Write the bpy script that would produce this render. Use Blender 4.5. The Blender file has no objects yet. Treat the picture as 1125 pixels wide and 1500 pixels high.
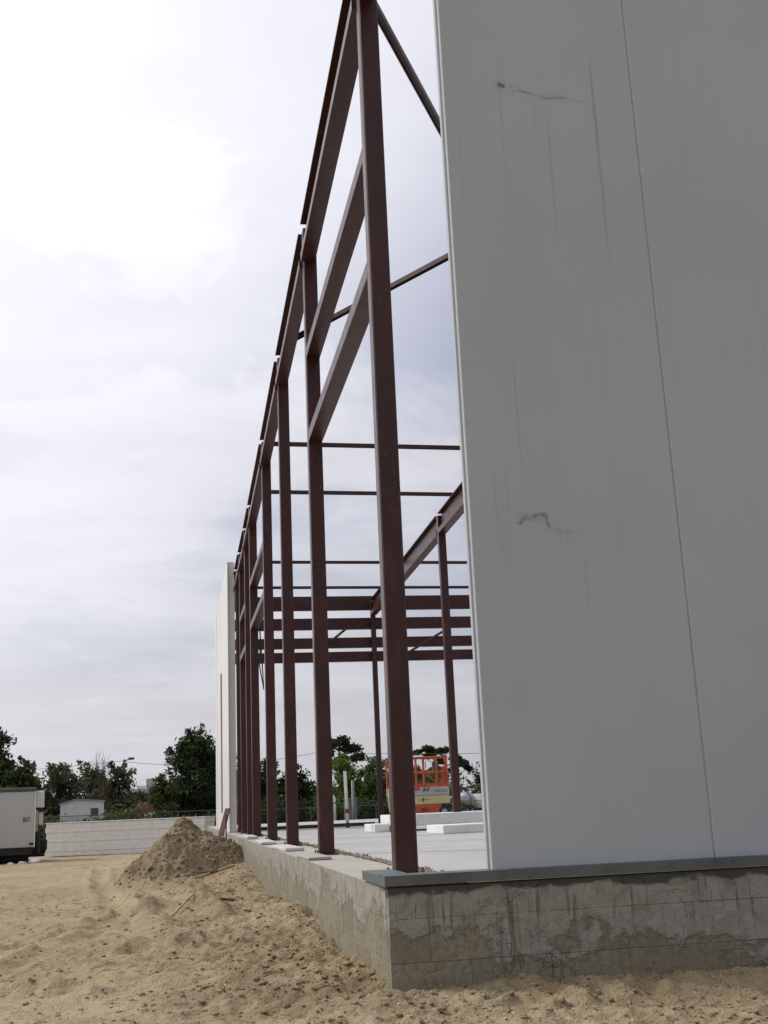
import bpy, bmesh, math, random
import numpy as np
from mathutils import Vector, Matrix

R = math.radians
S = bpy.context.scene
COL = S.collection

# ------------------------------------------------------------------ camera
cam = bpy.data.cameras.new('camera')
cam.sensor_fit = 'HORIZONTAL'
cam.sensor_width = 36.0
cam.lens = 1681.975 / 1125.0 * 36.0
cam.clip_start = 0.05
cam.clip_end = 6000.0
camo = bpy.data.objects.new('camera', cam)
COL.objects.link(camo)
right = Vector((0.9840, -0.1730, -0.0423)).normalized()
fwd = Vector((0.1783, 0.9522, 0.2480)).normalized()
right = (right - fwd * right.dot(fwd)).normalized()
up = right.cross(fwd)
mw = Matrix.Identity(4)
for i in range(3):
    mw[i][0] = right[i]; mw[i][1] = up[i]; mw[i][2] = -fwd[i]
mw[0][3], mw[1][3], mw[2][3] = -1.027, -5.834, 0.39
camo.matrix_world = mw
S.camera = camo

# ------------------------------------------------------------------ sky and sun
SUN_AZ = -62.0      # degrees from +Y, negative towards -X
SUN_EL = 46.0
SKY_STRENGTH = 0.11
CLOUD_BASE, CLOUD_GLOW = 0.20, 1.22
world = bpy.data.worlds.new('World')
S.world = world
world.use_nodes = True
wn = world.node_tree.nodes; wl = world.node_tree.links
wn.clear()
w_out = wn.new('ShaderNodeOutputWorld')
w_bg = wn.new('ShaderNodeBackground')
w_bg.inputs['Strength'].default_value = SKY_STRENGTH
sky = wn.new('ShaderNodeTexSky')
sky.sky_type = 'NISHITA'
sky.sun_disc = False
sky.sun_elevation = R(SUN_EL)
sky.sun_rotation = R(SUN_AZ)
sky.air_density = 1.0
sky.dust_density = 2.5
sky.ozone_density = 1.0
tc = wn.new('ShaderNodeTexCoord')
sep = wn.new('ShaderNodeSeparateXYZ'); wl.new(tc.outputs['Generated'], sep.inputs[0])
def wmath(op, a, b=None, c=None):
    n = wn.new('ShaderNodeMath'); n.operation = op
    for i, v in enumerate((a, b, c)):
        if v is None: continue
        if isinstance(v, (int, float)): n.inputs[i].default_value = v
        else: wl.new(v, n.inputs[i])
    return n.outputs[0]
zc = wmath('ADD', wmath('MAXIMUM', sep.outputs[2], 0.0), 0.26)
comb = wn.new('ShaderNodeCombineXYZ')
wl.new(wmath('DIVIDE', sep.outputs[0], zc), comb.inputs[0])
wl.new(wmath('DIVIDE', sep.outputs[1], zc), comb.inputs[1])
def wnoise(scale, detail, rough, dist, vec, off=(0, 0, 0), sc=(1, 1, 1)):
    mp = wn.new('ShaderNodeMapping'); wl.new(vec, mp.inputs[0])
    mp.inputs['Location'].default_value = off
    mp.inputs['Scale'].default_value = sc
    n = wn.new('ShaderNodeTexNoise'); wl.new(mp.outputs[0], n.inputs['Vector'])
    n.inputs['Scale'].default_value = scale; n.inputs['Detail'].default_value = detail
    n.inputs['Roughness'].default_value = rough; n.inputs['Distortion'].default_value = dist
    return n.outputs['Fac']
def wrange(v, a, b, c=0.0, d=1.0):
    n = wn.new('ShaderNodeMapRange'); n.interpolation_type = 'SMOOTHSTEP'
    wl.new(v, n.inputs[0])
    for i, q in enumerate((a, b, c, d)): n.inputs[1 + i].default_value = q
    return n.outputs[0]
n1 = wnoise(1.15, 7, 0.60, 0.5, comb.outputs[0], off=(3.17, 1.45, 0.0), sc=(0.8, 1.25, 1))
n2 = wnoise(3.2, 5, 0.55, 0.3, comb.outputs[0], off=(7.7, 0.4, 2.0), sc=(0.7, 1.3, 1))
cover = wmath('MAXIMUM', wrange(n1, 0.36, 0.60, 0.30, 1.0), wrange(sep.outputs[2], 0.03, 0.24, 0.92, 0.0))
# thin overcast: brighter overhead and towards the sun, as a layer of cloud scatters it
dotn = wn.new('ShaderNodeVectorMath'); dotn.operation = 'DOT_PRODUCT'
wl.new(tc.outputs['Generated'], dotn.inputs[0])
dotn.inputs[1].default_value = (math.sin(R(SUN_AZ)) * math.cos(R(SUN_EL)), math.cos(R(SUN_AZ)) * math.cos(R(SUN_EL)), math.sin(R(SUN_EL)))
toward = wmath('POWER', wmath('MULTIPLY_ADD', dotn.outputs['Value'], 0.5, 0.5), 2.2)
elev = wmath('MULTIPLY_ADD', wmath('MAXIMUM', sep.outputs[2], 0.0), 0.20, 0.92)
cover = wmath('MAXIMUM', cover, wrange(toward, 0.36, 0.60, 0.0, 0.88))
base = wmath('MULTIPLY', wmath('MULTIPLY_ADD', toward, CLOUD_GLOW, CLOUD_BASE), elev)
lum = wmath('MULTIPLY', base, wmath('MULTIPLY_ADD', n2, 0.36, 0.83))
lum = wmath('DIVIDE', lum, SKY_STRENGTH)
cc = wn.new('ShaderNodeCombineColor')
wl.new(wmath('MULTIPLY', lum, 0.980), cc.inputs[0])
wl.new(wmath('MULTIPLY', lum, 0.982), cc.inputs[1])
wl.new(wmath('MULTIPLY', lum, 1.06), cc.inputs[2])
wmix = wn.new('ShaderNodeMix'); wmix.data_type = 'RGBA'
wl.new(cover, wmix.inputs['Factor'])
wti = wn.new('ShaderNodeMix'); wti.data_type = 'RGBA'; wti.blend_type = 'MULTIPLY'; wti.inputs['Factor'].default_value = 1.0
wl.new(sky.outputs[0], wti.inputs['A']); wti.inputs['B'].default_value = (1.14, 1.0, 1.04, 1.0)
wl.new(wti.outputs['Result'], wmix.inputs['A'])
wl.new(cc.outputs[0], wmix.inputs['B'])
wl.new(wmix.outputs['Result'], w_bg.inputs['Color'])
wl.new(w_bg.outputs[0], w_out.inputs['Surface'])

sun = bpy.data.lights.new('sun', 'SUN')
sun.energy = 1.9
sun.angle = R(6.0)
sun.color = (1.0, 0.94, 0.85)
suno = bpy.data.objects.new('sun', sun); COL.objects.link(suno)
sd = Vector((math.sin(R(SUN_AZ)) * math.cos(R(SUN_EL)), math.cos(R(SUN_AZ)) * math.cos(R(SUN_EL)), math.sin(R(SUN_EL))))
suno.rotation_euler = sd.to_track_quat('Z', 'Y').to_euler()

S.view_settings.view_transform = 'Standard'
S.view_settings.look = 'None'
S.view_settings.gamma = 1.0
S.view_settings.exposure = 0.0
S.view_settings.use_curve_mapping = False

# ------------------------------------------------------------------ noise
def _hash(i, j, seed):
    h = (i.astype(np.int64) * 374761393 + j.astype(np.int64) * 668265263 + seed * 1442695041) & 0x7fffffff
    h = (h ^ (h >> 13)) * 1274126177 & 0x7fffffff
    return ((h ^ (h >> 16)) & 0xffff) / 65535.0
def vnoise(x, y, seed=0):
    xi = np.floor(x); yi = np.floor(y)
    fx = x - xi; fy = y - yi
    fx = fx * fx * (3 - 2 * fx); fy = fy * fy * (3 - 2 * fy)
    a = _hash(xi, yi, seed); b = _hash(xi + 1, yi, seed)
    c = _hash(xi, yi + 1, seed); d = _hash(xi + 1, yi + 1, seed)
    return (a + (b - a) * fx) * (1 - fy) + (c + (d - c) * fx) * fy - 0.5
def fbm(x, y, scale, octaves, rough=0.5, seed=0):
    out = 0.0; amp = 1.0; f = scale
    for o in range(octaves):
        out = out + amp * vnoise(x * f + 17.3 * o, y * f - 9.1 * o, seed + o)
        amp *= rough; f *= 2.03
    return out
def ss(t):
    t = np.clip(t, 0, 1); return t * t * (3 - 2 * t)

# ------------------------------------------------------------------ terrain height
TRACKS = [  # centre line of tyre tracks: (x, y) points, width
    ([(-2.6, 21.0), (-2.25, 14.5), (-1.95, 11.0), (-1.72, 8.3), (-1.62, 6.2), (-1.75, 4.4), (-2.2, 2.6), (-2.9, 1.0)], 0.30),
    ([(-1.0, 9.3), (-1.2, 7.9), (-1.42, 6.3), (-1.75, 5.2), (-2.3, 4.2), (-3.2, 3.4)], 0.26),
    ([(-7.5, 22.0), (-5.2, 21.0), (-3.6, 21.4), (-2.2, 23.5), (-1.0, 26.5)], 0.40),
]
BERMS = [
    ([(-1.6, 2.7), (-1.32, 2.95), (-1.05, 2.75), (-0.75, 2.95)], 0.09, 0.085),
    ([(-1.5, 9.3), (-1.36, 7.0), (-1.25, 5.4), (-1.1, 4.4)], 0.12, 0.085),
    ([(-1.85, 5.8), (-1.6, 6.3), (-1.42, 6.1)], 0.08, 0.07),
    ([(-0.5, 0.95), (-0.85, 1.35), (-1.3, 1.35), (-1.6, 1.1)], 0.10, 0.065),
    ([(-3.2, 6.8), (-2.5, 5.7), (-2.0, 5.1)], 0.10, 0.06),
    ([(-0.9, 9.8), (-0.75, 8.2), (-0.85, 6.6), (-0.6, 4.6)], 0.13, 0.075),
    ([(-2.4, 2.3), (-2.0, 1.9), (-1.7, 1.75)], 0.08, 0.05),
]
def poly_dist(x, y, pts):
    best = np.full(x.shape, 1e9); arc = np.zeros(x.shape); acc = 0.0
    for (ax, ay), (bx_, by_) in zip(pts[:-1], pts[1:]):
        dx, dy = bx_ - ax, by_ - ay; L = math.hypot(dx, dy)
        t = np.clip(((x - ax) * dx + (y - ay) * dy) / (L * L), 0, 1)
        d = np.hypot(x - ax - t * dx, y - ay - t * dy)
        m = d < best
        best = np.where(m, d, best); arc = np.where(m, acc + t * L, arc); acc += L
    return best, arc
def gauss(x, y, cx, cy, sx, sy, rot=0.0):
    c, s = math.cos(rot), math.sin(rot)
    u = (x - cx) * c + (y - cy) * s; v = -(x - cx) * s + (y - cy) * c
    return np.exp(-(u / sx) ** 2 - (v / sy) ** 2)
def ground_z(x, y, fine=True):
    x = np.asarray(x, float); y = np.asarray(y, float)
    d = np.where(y > 0, np.maximum(-x, 0), np.hypot(np.minimum(x, 0), y))
    dist = np.hypot(x + 1.03, y + 5.83)
    z = -0.455 - 0.05 * ss(d / 0.6) - 0.09 * ss((d - 0.4) / 2.2) - 0.03 * ss((y - 4) / 8) - 0.16 * ss((y - 12) / 26) - 0.12 * ss((dist - 46) / 30)
    z = z - 0.012 * np.clip(x, 0, 6)
    # lumps of spoil beside the footing
    z = z + 0.10 * gauss(x, y, -0.55, 3.3, 0.42, 0.55, 0.2) + 0.05 * gauss(x, y, -1.05, 2.55, 0.30, 0.14, 0.3)
    z = z + 0.07 * gauss(x, y, -0.12, 3.8, 0.25, 0.9) + 0.10 * gauss(x, y, -0.70, 5.6, 0.40, 0.9, 0.2)
    z = z + 0.09 * gauss(x, y, -0.95, 7.6, 0.30, 1.5, -0.15) + 0.07 * gauss(x, y, -0.25, 9.5, 0.4, 1.2)
    z = z + 0.16 * gauss(x, y, -0.1, 13.4, 0.5, 2.4) + 0.13 * gauss(x, y, -0.1, 17.2, 0.5, 1.8)
    z = z + 0.06 * gauss(x, y, -0.45, 0.55, 0.45, 0.30, 0.5)
    near = ss((60 - dist) / 30)
    z = z + near * (0.07 * fbm(x, y, 0.55, 3, 0.5, 11) + 0.050 * (0.25 - np.abs(fbm(x, y, 1.9, 3, 0.55, 5))) - 0.006)
    for k, (pts, w) in enumerate(TRACKS):
        pd, arc = poly_dist(x, y, pts)
        pd = pd + 0.05 * fbm(x, y, 2.0, 2, 0.5, 40 + k)
        groove = ss(1 - pd / (w * 0.62)); berm = np.exp(-((pd - w * 0.62) / 0.075) ** 2)
        fade = 0.55 + 0.9 * vnoise(x * 0.7, y * 0.7, 60 + k)
        lug = np.sin(2 * math.pi * (arc + pd * 0.6) / 0.13) * 0.012 * groove
        z = z + fade * (-0.045 * groove + 0.055 * berm * (0.6 + 1.2 * vnoise(x * 5, y * 5, 66 + k))) + lug * fade * 1.4
    for k, (pts, w, hh) in enumerate(BERMS):
        pd, arc = poly_dist(x, y, pts)
        pd = np.abs(pd + 0.09 * fbm(x, y, 3.0, 3, 0.55, 140 + k))
        z = z + hh * np.exp(-(pd / w) ** 2) * np.clip(0.75 + 1.5 * fbm(x, y, 4.5, 2, 0.6, 160 + k), 0, 1.5)
    if fine:
        rough_m = 0.22 + 0.9 * ss(fbm(x, y, 0.8, 2, 0.5, 70) + 0.40) + 0.75 * ss((1.6 + x + 0.5 * fbm(x, y, 0.9, 2, 0.5, 75)) / 0.9) * (y > -1)
        nf = ss((34 - dist) / 22)
        cl = np.abs(fbm(x, y, 6.5, 3, 0.55, 21))
        z = z + nf * rough_m * (0.040 * (0.32 - cl) + 0.018 * fbm(x, y, 19.0, 3, 0.6, 31)) + nf * 0.05 * np.maximum(fbm(x, y, 3.3, 3, 0.6, 55) - 0.16, 0)
        sharp = np.maximum(vnoise(x * 13.0, y * 13.0, 90) - 0.22, 0)
        z = z + nf * rough_m * 0.05 * sharp
    return z
PX, PY = -0.92, 12.9     # spoil heap
def gz(x, y):
    return float(ground_z(np.array([x]), np.array([y]))[0])

# ------------------------------------------------------------------ materials
class NT:
    def __init__(s, name):
        s.m = bpy.data.materials.new(name); s.m.use_nodes = True
        s.t = s.m.node_tree; s.n = s.t.nodes; s.l = s.t.links
        s.p = s.n['Principled BSDF']
        s.tc = None
    def vec(s, kind='Object'):
        if kind == 'Position':
            g = s.n.new('ShaderNodeNewGeometry'); return g.outputs['Position']
        if s.tc is None: s.tc = s.n.new('ShaderNodeTexCoord')
        return s.tc.outputs[kind]
    def map(s, v, sc=(1, 1, 1), loc=(0, 0, 0)):
        m = s.n.new('ShaderNodeMapping'); s.l.new(v, m.inputs[0])
        m.inputs['Scale'].default_value = sc; m.inputs['Location'].default_value = loc
        return m.outputs[0]
    def noise(s, v, scale, detail=4, rough=0.55, dist=0.0):
        n = s.n.new('ShaderNodeTexNoise'); s.l.new(v, n.inputs['Vector'])
        n.inputs['Scale'].default_value = scale; n.inputs['Detail'].default_value = detail
        n.inputs['Roughness'].default_value = rough; n.inputs['Distortion'].default_value = dist
        return n.outputs['Fac']
    def math(s, op, a, b=None, c=None):
        n = s.n.new('ShaderNodeMath'); n.operation = op
        for i, v in enumerate((a, b, c)):
            if v is None: continue
            if isinstance(v, (int, float)): n.inputs[i].default_value = v
            else: s.l.new(v, n.inputs[i])
        return n.outputs[0]
    def rng(s, v, a, b, c=0.0, d=1.0):
        n = s.n.new('ShaderNodeMapRange'); n.interpolation_type = 'SMOOTHSTEP'
        s.l.new(v, n.inputs[0])
        for i, q in enumerate((a, b, c, d)): n.inputs[1 + i].default_value = q
        return n.outputs[0]
    def mix(s, f, a, b):
        n = s.n.new('ShaderNodeMix'); n.data_type = 'RGBA'
        for key, v in (('Factor', f), ('A', a), ('B', b)):
            i = n.inputs[key] if key == 'Factor' else [q for q in n.inputs if q.name == key and q.type == 'RGBA'][0]
            if isinstance(v, (int, float)): i.default_value = v
            elif isinstance(v, tuple): i.default_value = (*v, 1.0)
            else: s.l.new(v, i)
        return [o for o in n.outputs if o.type == 'RGBA'][0]
    def sep(s, v):
        n = s.n.new('ShaderNodeSeparateXYZ'); s.l.new(v, n.inputs[0]); return n.outputs
    def color(s, c):
        if isinstance(c, tuple): s.p.inputs['Base Color'].default_value = (*c, 1)
        else: s.l.new(c, s.p.inputs['Base Color'])
    def bump(s, h, strength=0.4, dist=0.01):
        b = s.n.new('ShaderNodeBump'); s.l.new(h, b.inputs['Height'])
        b.inputs['Strength'].default_value = strength; b.inputs['Distance'].default_value = dist
        s.l.new(b.outputs[0], s.p.inputs['Normal'])
    def set(s, rough=None, metal=None, spec=None):
        if rough is not None:
            if isinstance(rough, (int, float)): s.p.inputs['Roughness'].default_value = rough
            else: s.l.new(rough, s.p.inputs['Roughness'])
        if metal is not None: s.p.inputs['Metallic'].default_value = metal
        if spec is not None: s.p.inputs['Specular IOR Level'].default_value = spec
        return s.m
def simple(name, c1, c2=None, scale=6.0, rough=0.7, metal=0.0, bump=0.0, kind='Object', spec=None, sc=(1, 1, 1)):
    t = NT(name)
    v = t.map(t.vec(kind), sc)
    n = t.noise(v, scale, 5, 0.6)
    c2 = c2 or tuple(q * 0.8 for q in c1)
    t.color(t.mix(t.rng(n, 0.3, 0.7), c1, c2))
    if bump: t.bump(t.noise(v, scale * 4, 4), bump, 0.01)
    return t.set(rough, metal, spec)

def mat_sand(name, tint=1.0, spoil=False):
    t = NT(name)
    v = t.vec('Position')
    a = t.noise(v, 0.55, 5, 0.6); b = t.noise(v, 3.5, 6, 0.65); c = t.noise(v, 60.0, 3, 0.7); d = t.noise(v, 17.0, 4, 0.65)
    lite = (0.415 * tint, 0.338 * tint, 0.218 * tint); mid = (0.345 * tint, 0.272 * tint, 0.165 * tint); dark = (0.17 * tint, 0.122 * tint, 0.068 * tint)
    if spoil:
        lite = (0.31, 0.245, 0.16); mid = (0.20, 0.15, 0.092); dark = (0.085, 0.060, 0.036)
    col = t.mix(t.rng(a, 0.35, 0.68), mid, lite)
    col = t.mix(t.rng(b, 0.52, 0.74, 0.0, 0.75), col, dark)
    col = t.mix(t.rng(d, 0.58, 0.75, 0.0, 0.55), col, dark)
    if spoil:
        px, py, pz = t.sep(v)
        toe = t.rng(t.math('ADD', pz, t.math('MULTIPLY', t.math('SUBTRACT', b, 0.5), 0.35)), -0.36, -0.54)
        col = t.mix(t.math('MULTIPLY', toe, 0.8), col, (0.36, 0.285, 0.178))
    if not spoil:
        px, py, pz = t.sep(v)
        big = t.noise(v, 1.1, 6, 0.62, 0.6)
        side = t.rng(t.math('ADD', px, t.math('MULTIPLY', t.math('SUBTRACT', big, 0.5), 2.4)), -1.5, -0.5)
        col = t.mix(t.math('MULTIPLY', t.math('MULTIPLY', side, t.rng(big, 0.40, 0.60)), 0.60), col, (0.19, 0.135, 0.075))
        col = t.mix(t.rng(t.noise(t.map(v, (1, 1, 1), (8, 3, 0)), 1.7, 6, 0.65), 0.55, 0.72, 0.0, 0.5), col, (0.47, 0.40, 0.30))
    col = t.mix(t.rng(c, 0.60, 0.75, 0.0, 0.45), col, (0.50, 0.44, 0.35))
    col = t.mix(t.rng(c, 0.42, 0.28, 0.0, 0.62), col, dark)
    t.color(col)
    h = t.math('ADD', t.math('MULTIPLY', d, 1.0), t.math('MULTIPLY', c, 0.45))
    t.bump(h, 1.0, 0.035)
    return t.set(0.95, 0.0, 0.1)
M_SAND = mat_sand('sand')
M_SPOIL = mat_sand('spoil', 1.0, True)

def mat_block(name):
    t = NT(name)
    v = t.vec('Position'); x, y, z = t.sep(v)
    a = t.noise(v, 2.2, 6, 0.62, 0.8); b = t.noise(v, 9.0, 7, 0.68, 0.4); c = t.noise(v, 85.0, 3, 0.7); e = t.noise(v, 26.0, 6, 0.7, 0.5)
    oi = t.n.new('ShaderNodeObjectInfo')
    base = t.mix(oi.outputs['Random'], (0.235, 0.21, 0.15), (0.315, 0.288, 0.215))
    base = t.mix(t.rng(e, 0.35, 0.7), base, (0.205, 0.183, 0.13))
    # smeared grey mortar coat, ragged lower edge
    edge = t.math('ADD', t.math('MULTIPLY', t.math('SUBTRACT', a, 0.5), 0.95), t.math('ADD', z, t.math('MULTIPLY', x, 0.11)))
    edge = t.math('ADD', edge, t.math('MULTIPLY', t.math('SUBTRACT', e, 0.5), 0.10))
    par = t.rng(edge, -0.215, -0.155)
    rim = t.math('MULTIPLY', t.rng(edge, -0.215, -0.19), t.rng(edge, -0.165, -0.182))
    grey = t.mix(t.rng(b, 0.28, 0.72), (0.37, 0.355, 0.31), (0.25, 0.24, 0.205))
    grey = t.mix(t.rng(e, 0.52, 0.72, 0.0, 0.6), grey, (0.40, 0.385, 0.35))
    col = t.mix(par, base, grey)
    col = t.mix(t.rng(b, 0.58, 0.76, 0.0, 0.6), col, (0.13, 0.112, 0.08))
    col = t.mix(t.math('MULTIPLY', rim, 0.22), col, (0.115, 0.102, 0.076))
    # trowel drags and runs
    drip = t.noise(t.map(v, (26, 26, 2.4)), 1.0, 6, 0.65, 0.4)
    band = t.rng(t.math('ABSOLUTE', t.math('ADD', z, 0.13)), 0.13, 0.03)
    col = t.mix(t.math('MULTIPLY', t.rng(drip, 0.55, 0.66, 0.0, 0.75), t.math('MAXIMUM', t.rng(a, 0.42, 0.62), band)), col, (0.12, 0.105, 0.08))
    drl = t.noise(t.map(v, (19, 19, 3.2), (4, 4, 1)), 1.0, 5, 0.62, 0.5)
    col = t.mix(t.rng(drl, 0.60, 0.72, 0.0, 0.5), col, (0.37, 0.355, 0.32))
    # hairline cracks
    vo = t.n.new('ShaderNodeTexVoronoi'); vo.feature = 'DISTANCE_TO_EDGE'; vo.inputs['Scale'].default_value = 5.5
    dv = t.n.new('ShaderNodeVectorMath'); dv.operation = 'ADD'
    nz = t.n.new('ShaderNodeTexNoise'); nz.inputs['Scale'].default_value = 7.0; nz.inputs['Detail'].default_value = 5
    t.l.new(v, nz.inputs['Vector']); t.l.new(v, dv.inputs[0])
    sc_ = t.n.new('ShaderNodeVectorMath'); sc_.operation = 'SCALE'; t.l.new(nz.outputs['Color'], sc_.inputs[0]); sc_.inputs['Scale'].default_value = 0.35
    t.l.new(sc_.outputs[0], dv.inputs[1]); t.l.new(dv.outputs[0], vo.inputs['Vector'])
    crack = t.math('MULTIPLY', t.rng(vo.outputs['Distance'], 0.022, 0.006), t.rng(a, 0.50, 0.60))
    col = t.mix(t.math('MULTIPLY', crack, 0.28), col, (0.09, 0.08, 0.06))
    # damp dark strip under the metal
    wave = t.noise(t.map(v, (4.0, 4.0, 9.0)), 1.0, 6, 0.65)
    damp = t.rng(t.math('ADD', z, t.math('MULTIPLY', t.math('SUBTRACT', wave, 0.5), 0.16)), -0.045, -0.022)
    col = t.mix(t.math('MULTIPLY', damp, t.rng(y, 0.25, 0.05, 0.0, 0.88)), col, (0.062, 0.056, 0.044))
    col = t.mix(t.rng(t.math('ADD', z, t.math('MULTIPLY', b, 0.12)), -0.34, -0.44, 0.0, 0.45), col, (0.27, 0.215, 0.14))
    pit = t.rng(c, 0.66, 0.76, 0.0, 0.8)
    col = t.mix(pit, col, (0.06, 0.052, 0.04))
    t.color(col)
    h = t.math('ADD', t.math('MULTIPLY', par, 0.5), t.math('ADD', t.math('MULTIPLY', b, 0.7), t.math('MULTIPLY', c, 0.25)))
    h = t.math('ADD', h, t.math('ADD', t.math('MULTIPLY', drip, 0.45), t.math('MULTIPLY', e, 0.6)))
    h = t.math('SUBTRACT', h, t.math('MULTIPLY', crack, 0.5))
    t.bump(h, 0.85, 0.014)
    return t.set(0.92, 0.0, 0.15)
M_BLOCK = mat_block('concrete_block')

def mat_concrete(name, c1, c2, dirt=(0.33, 0.28, 0.2)):
    t = NT(name); v = t.vec('Position')
    a = t.noise(v, 0.9, 6, 0.6); b = t.noise(v, 6.0, 5, 0.65); c = t.noise(v, 60, 3, 0.6)
    col = t.mix(t.rng(a, 0.3, 0.7), c1, c2)
    col = t.mix(t.rng(b, 0.56, 0.8, 0.0, 0.5), col, dirt)
    col = t.mix(t.rng(c, 0.62, 0.8, 0.0, 0.35), col, (0.2, 0.18, 0.15))
    t.color(col); t.bump(t.math('ADD', b, t.math('MULTIPLY', c, 0.4)), 0.35, 0.006)
    return t.set(0.85, 0.0, 0.2)
M_SLAB = mat_concrete('slab_concrete', (0.46, 0.457, 0.44), (0.40, 0.398, 0.38), (0.36, 0.345, 0.32))
M_LEDGE = mat_concrete('ledge_concrete', (0.44, 0.42, 0.37), (0.36, 0.34, 0.29))

def mat_steel(name, c1, c2, rust=(0.085, 0.034, 0.02), spec=0.5):
    t = NT(name); v = t.vec('Position')
    a = t.noise(v, 1.6, 5, 0.6); b = t.noise(t.map(v, (9, 9, 4)), 1.0, 6, 0.65, 0.8); c = t.noise(v, 28, 5, 0.7)
    col = t.mix(t.rng(a, 0.3, 0.7), c1, c2)
    col = t.mix(t.rng(b, 0.54, 0.74, 0.0, 0.75), col, rust)
    scuff = t.math('MULTIPLY', t.rng(c, 0.56, 0.70), t.rng(t.noise(t.map(v, (5, 5, 2.2), (3, 1, 7)), 1.0, 4, 0.6), 0.56, 0.68))
    col = t.mix(t.math('MULTIPLY', scuff, 0.75), col, (0.20, 0.105, 0.07))
    t.color(col); t.bump(t.math('ADD', c, b), 0.12, 0.004)
    return t.set(t.rng(b, 0.3, 0.7, 0.30, 0.42), 0.0, spec)
M_STEEL = mat_steel('oxide_primer', (0.050, 0.0112, 0.0088), (0.036, 0.0088, 0.0070))
M_STEELG = mat_steel('oxide_primer_worn', (0.062, 0.0180, 0.0120), (0.045, 0.0130, 0.0090), (0.085, 0.040, 0.017), 0.3)
M_DARK = simple('dark_hole', (0.01, 0.008, 0.008), (0.015, 0.01, 0.01), 8, 0.9)

STAIN = [  # horizontal scuffs: (x0, z0, x1, z1, width, strength)
    (0.905, 4.62, 0.99, 4.60, 0.012, 0.95), (0.99, 4.60, 1.21, 4.545, 0.007, 0.45), (1.21, 4.555, 1.33, 4.56, 0.006, 0.45), (1.33, 4.55, 1.56, 4.53, 0.004, 0.22),
    (0.82, 1.86, 0.885, 1.90, 0.012, 0.75), (0.885, 1.90, 0.985, 1.91, 0.010, 0.55), (0.985, 1.91, 1.0, 1.84, 0.008, 0.6), (1.0, 1.84, 1.10, 1.815, 0.006, 0.35), (1.10, 1.815, 1.18, 1.81, 0.004, 0.3),
]
DRIP = [  # vertical runs: (x, z_top, z_bottom, width, strength)
    (0.905, 4.90, 3.35, 0.009, 0.30), (1.195, 4.57, 3.35, 0.010, 0.34), (1.505, 5.0, 3.15, 0.013, 0.50), (0.635, 4.4, 3.4, 0.006, 0.22),
    (1.115, 4.58, 4.2, 0.008, 0.25), (0.865, 2.95, 1.90, 0.009, 0.30), (0.705, 2.25, 1.65, 0.014, 0.22), (0.775, 2.2, 1.84, 0.008, 0.30), (1.19, 1.81, 1.05, 0.012, 0.16), (1.10, 1.85, 1.72, 0.007, 0.5), (0.75, 1.72, 1.62, 0.03, 0.12),
    (1.06, 2.9, 0.9, 0.03, 0.05), (1.41, 2.5, 0.6, 0.04, 0.05),
]
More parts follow.
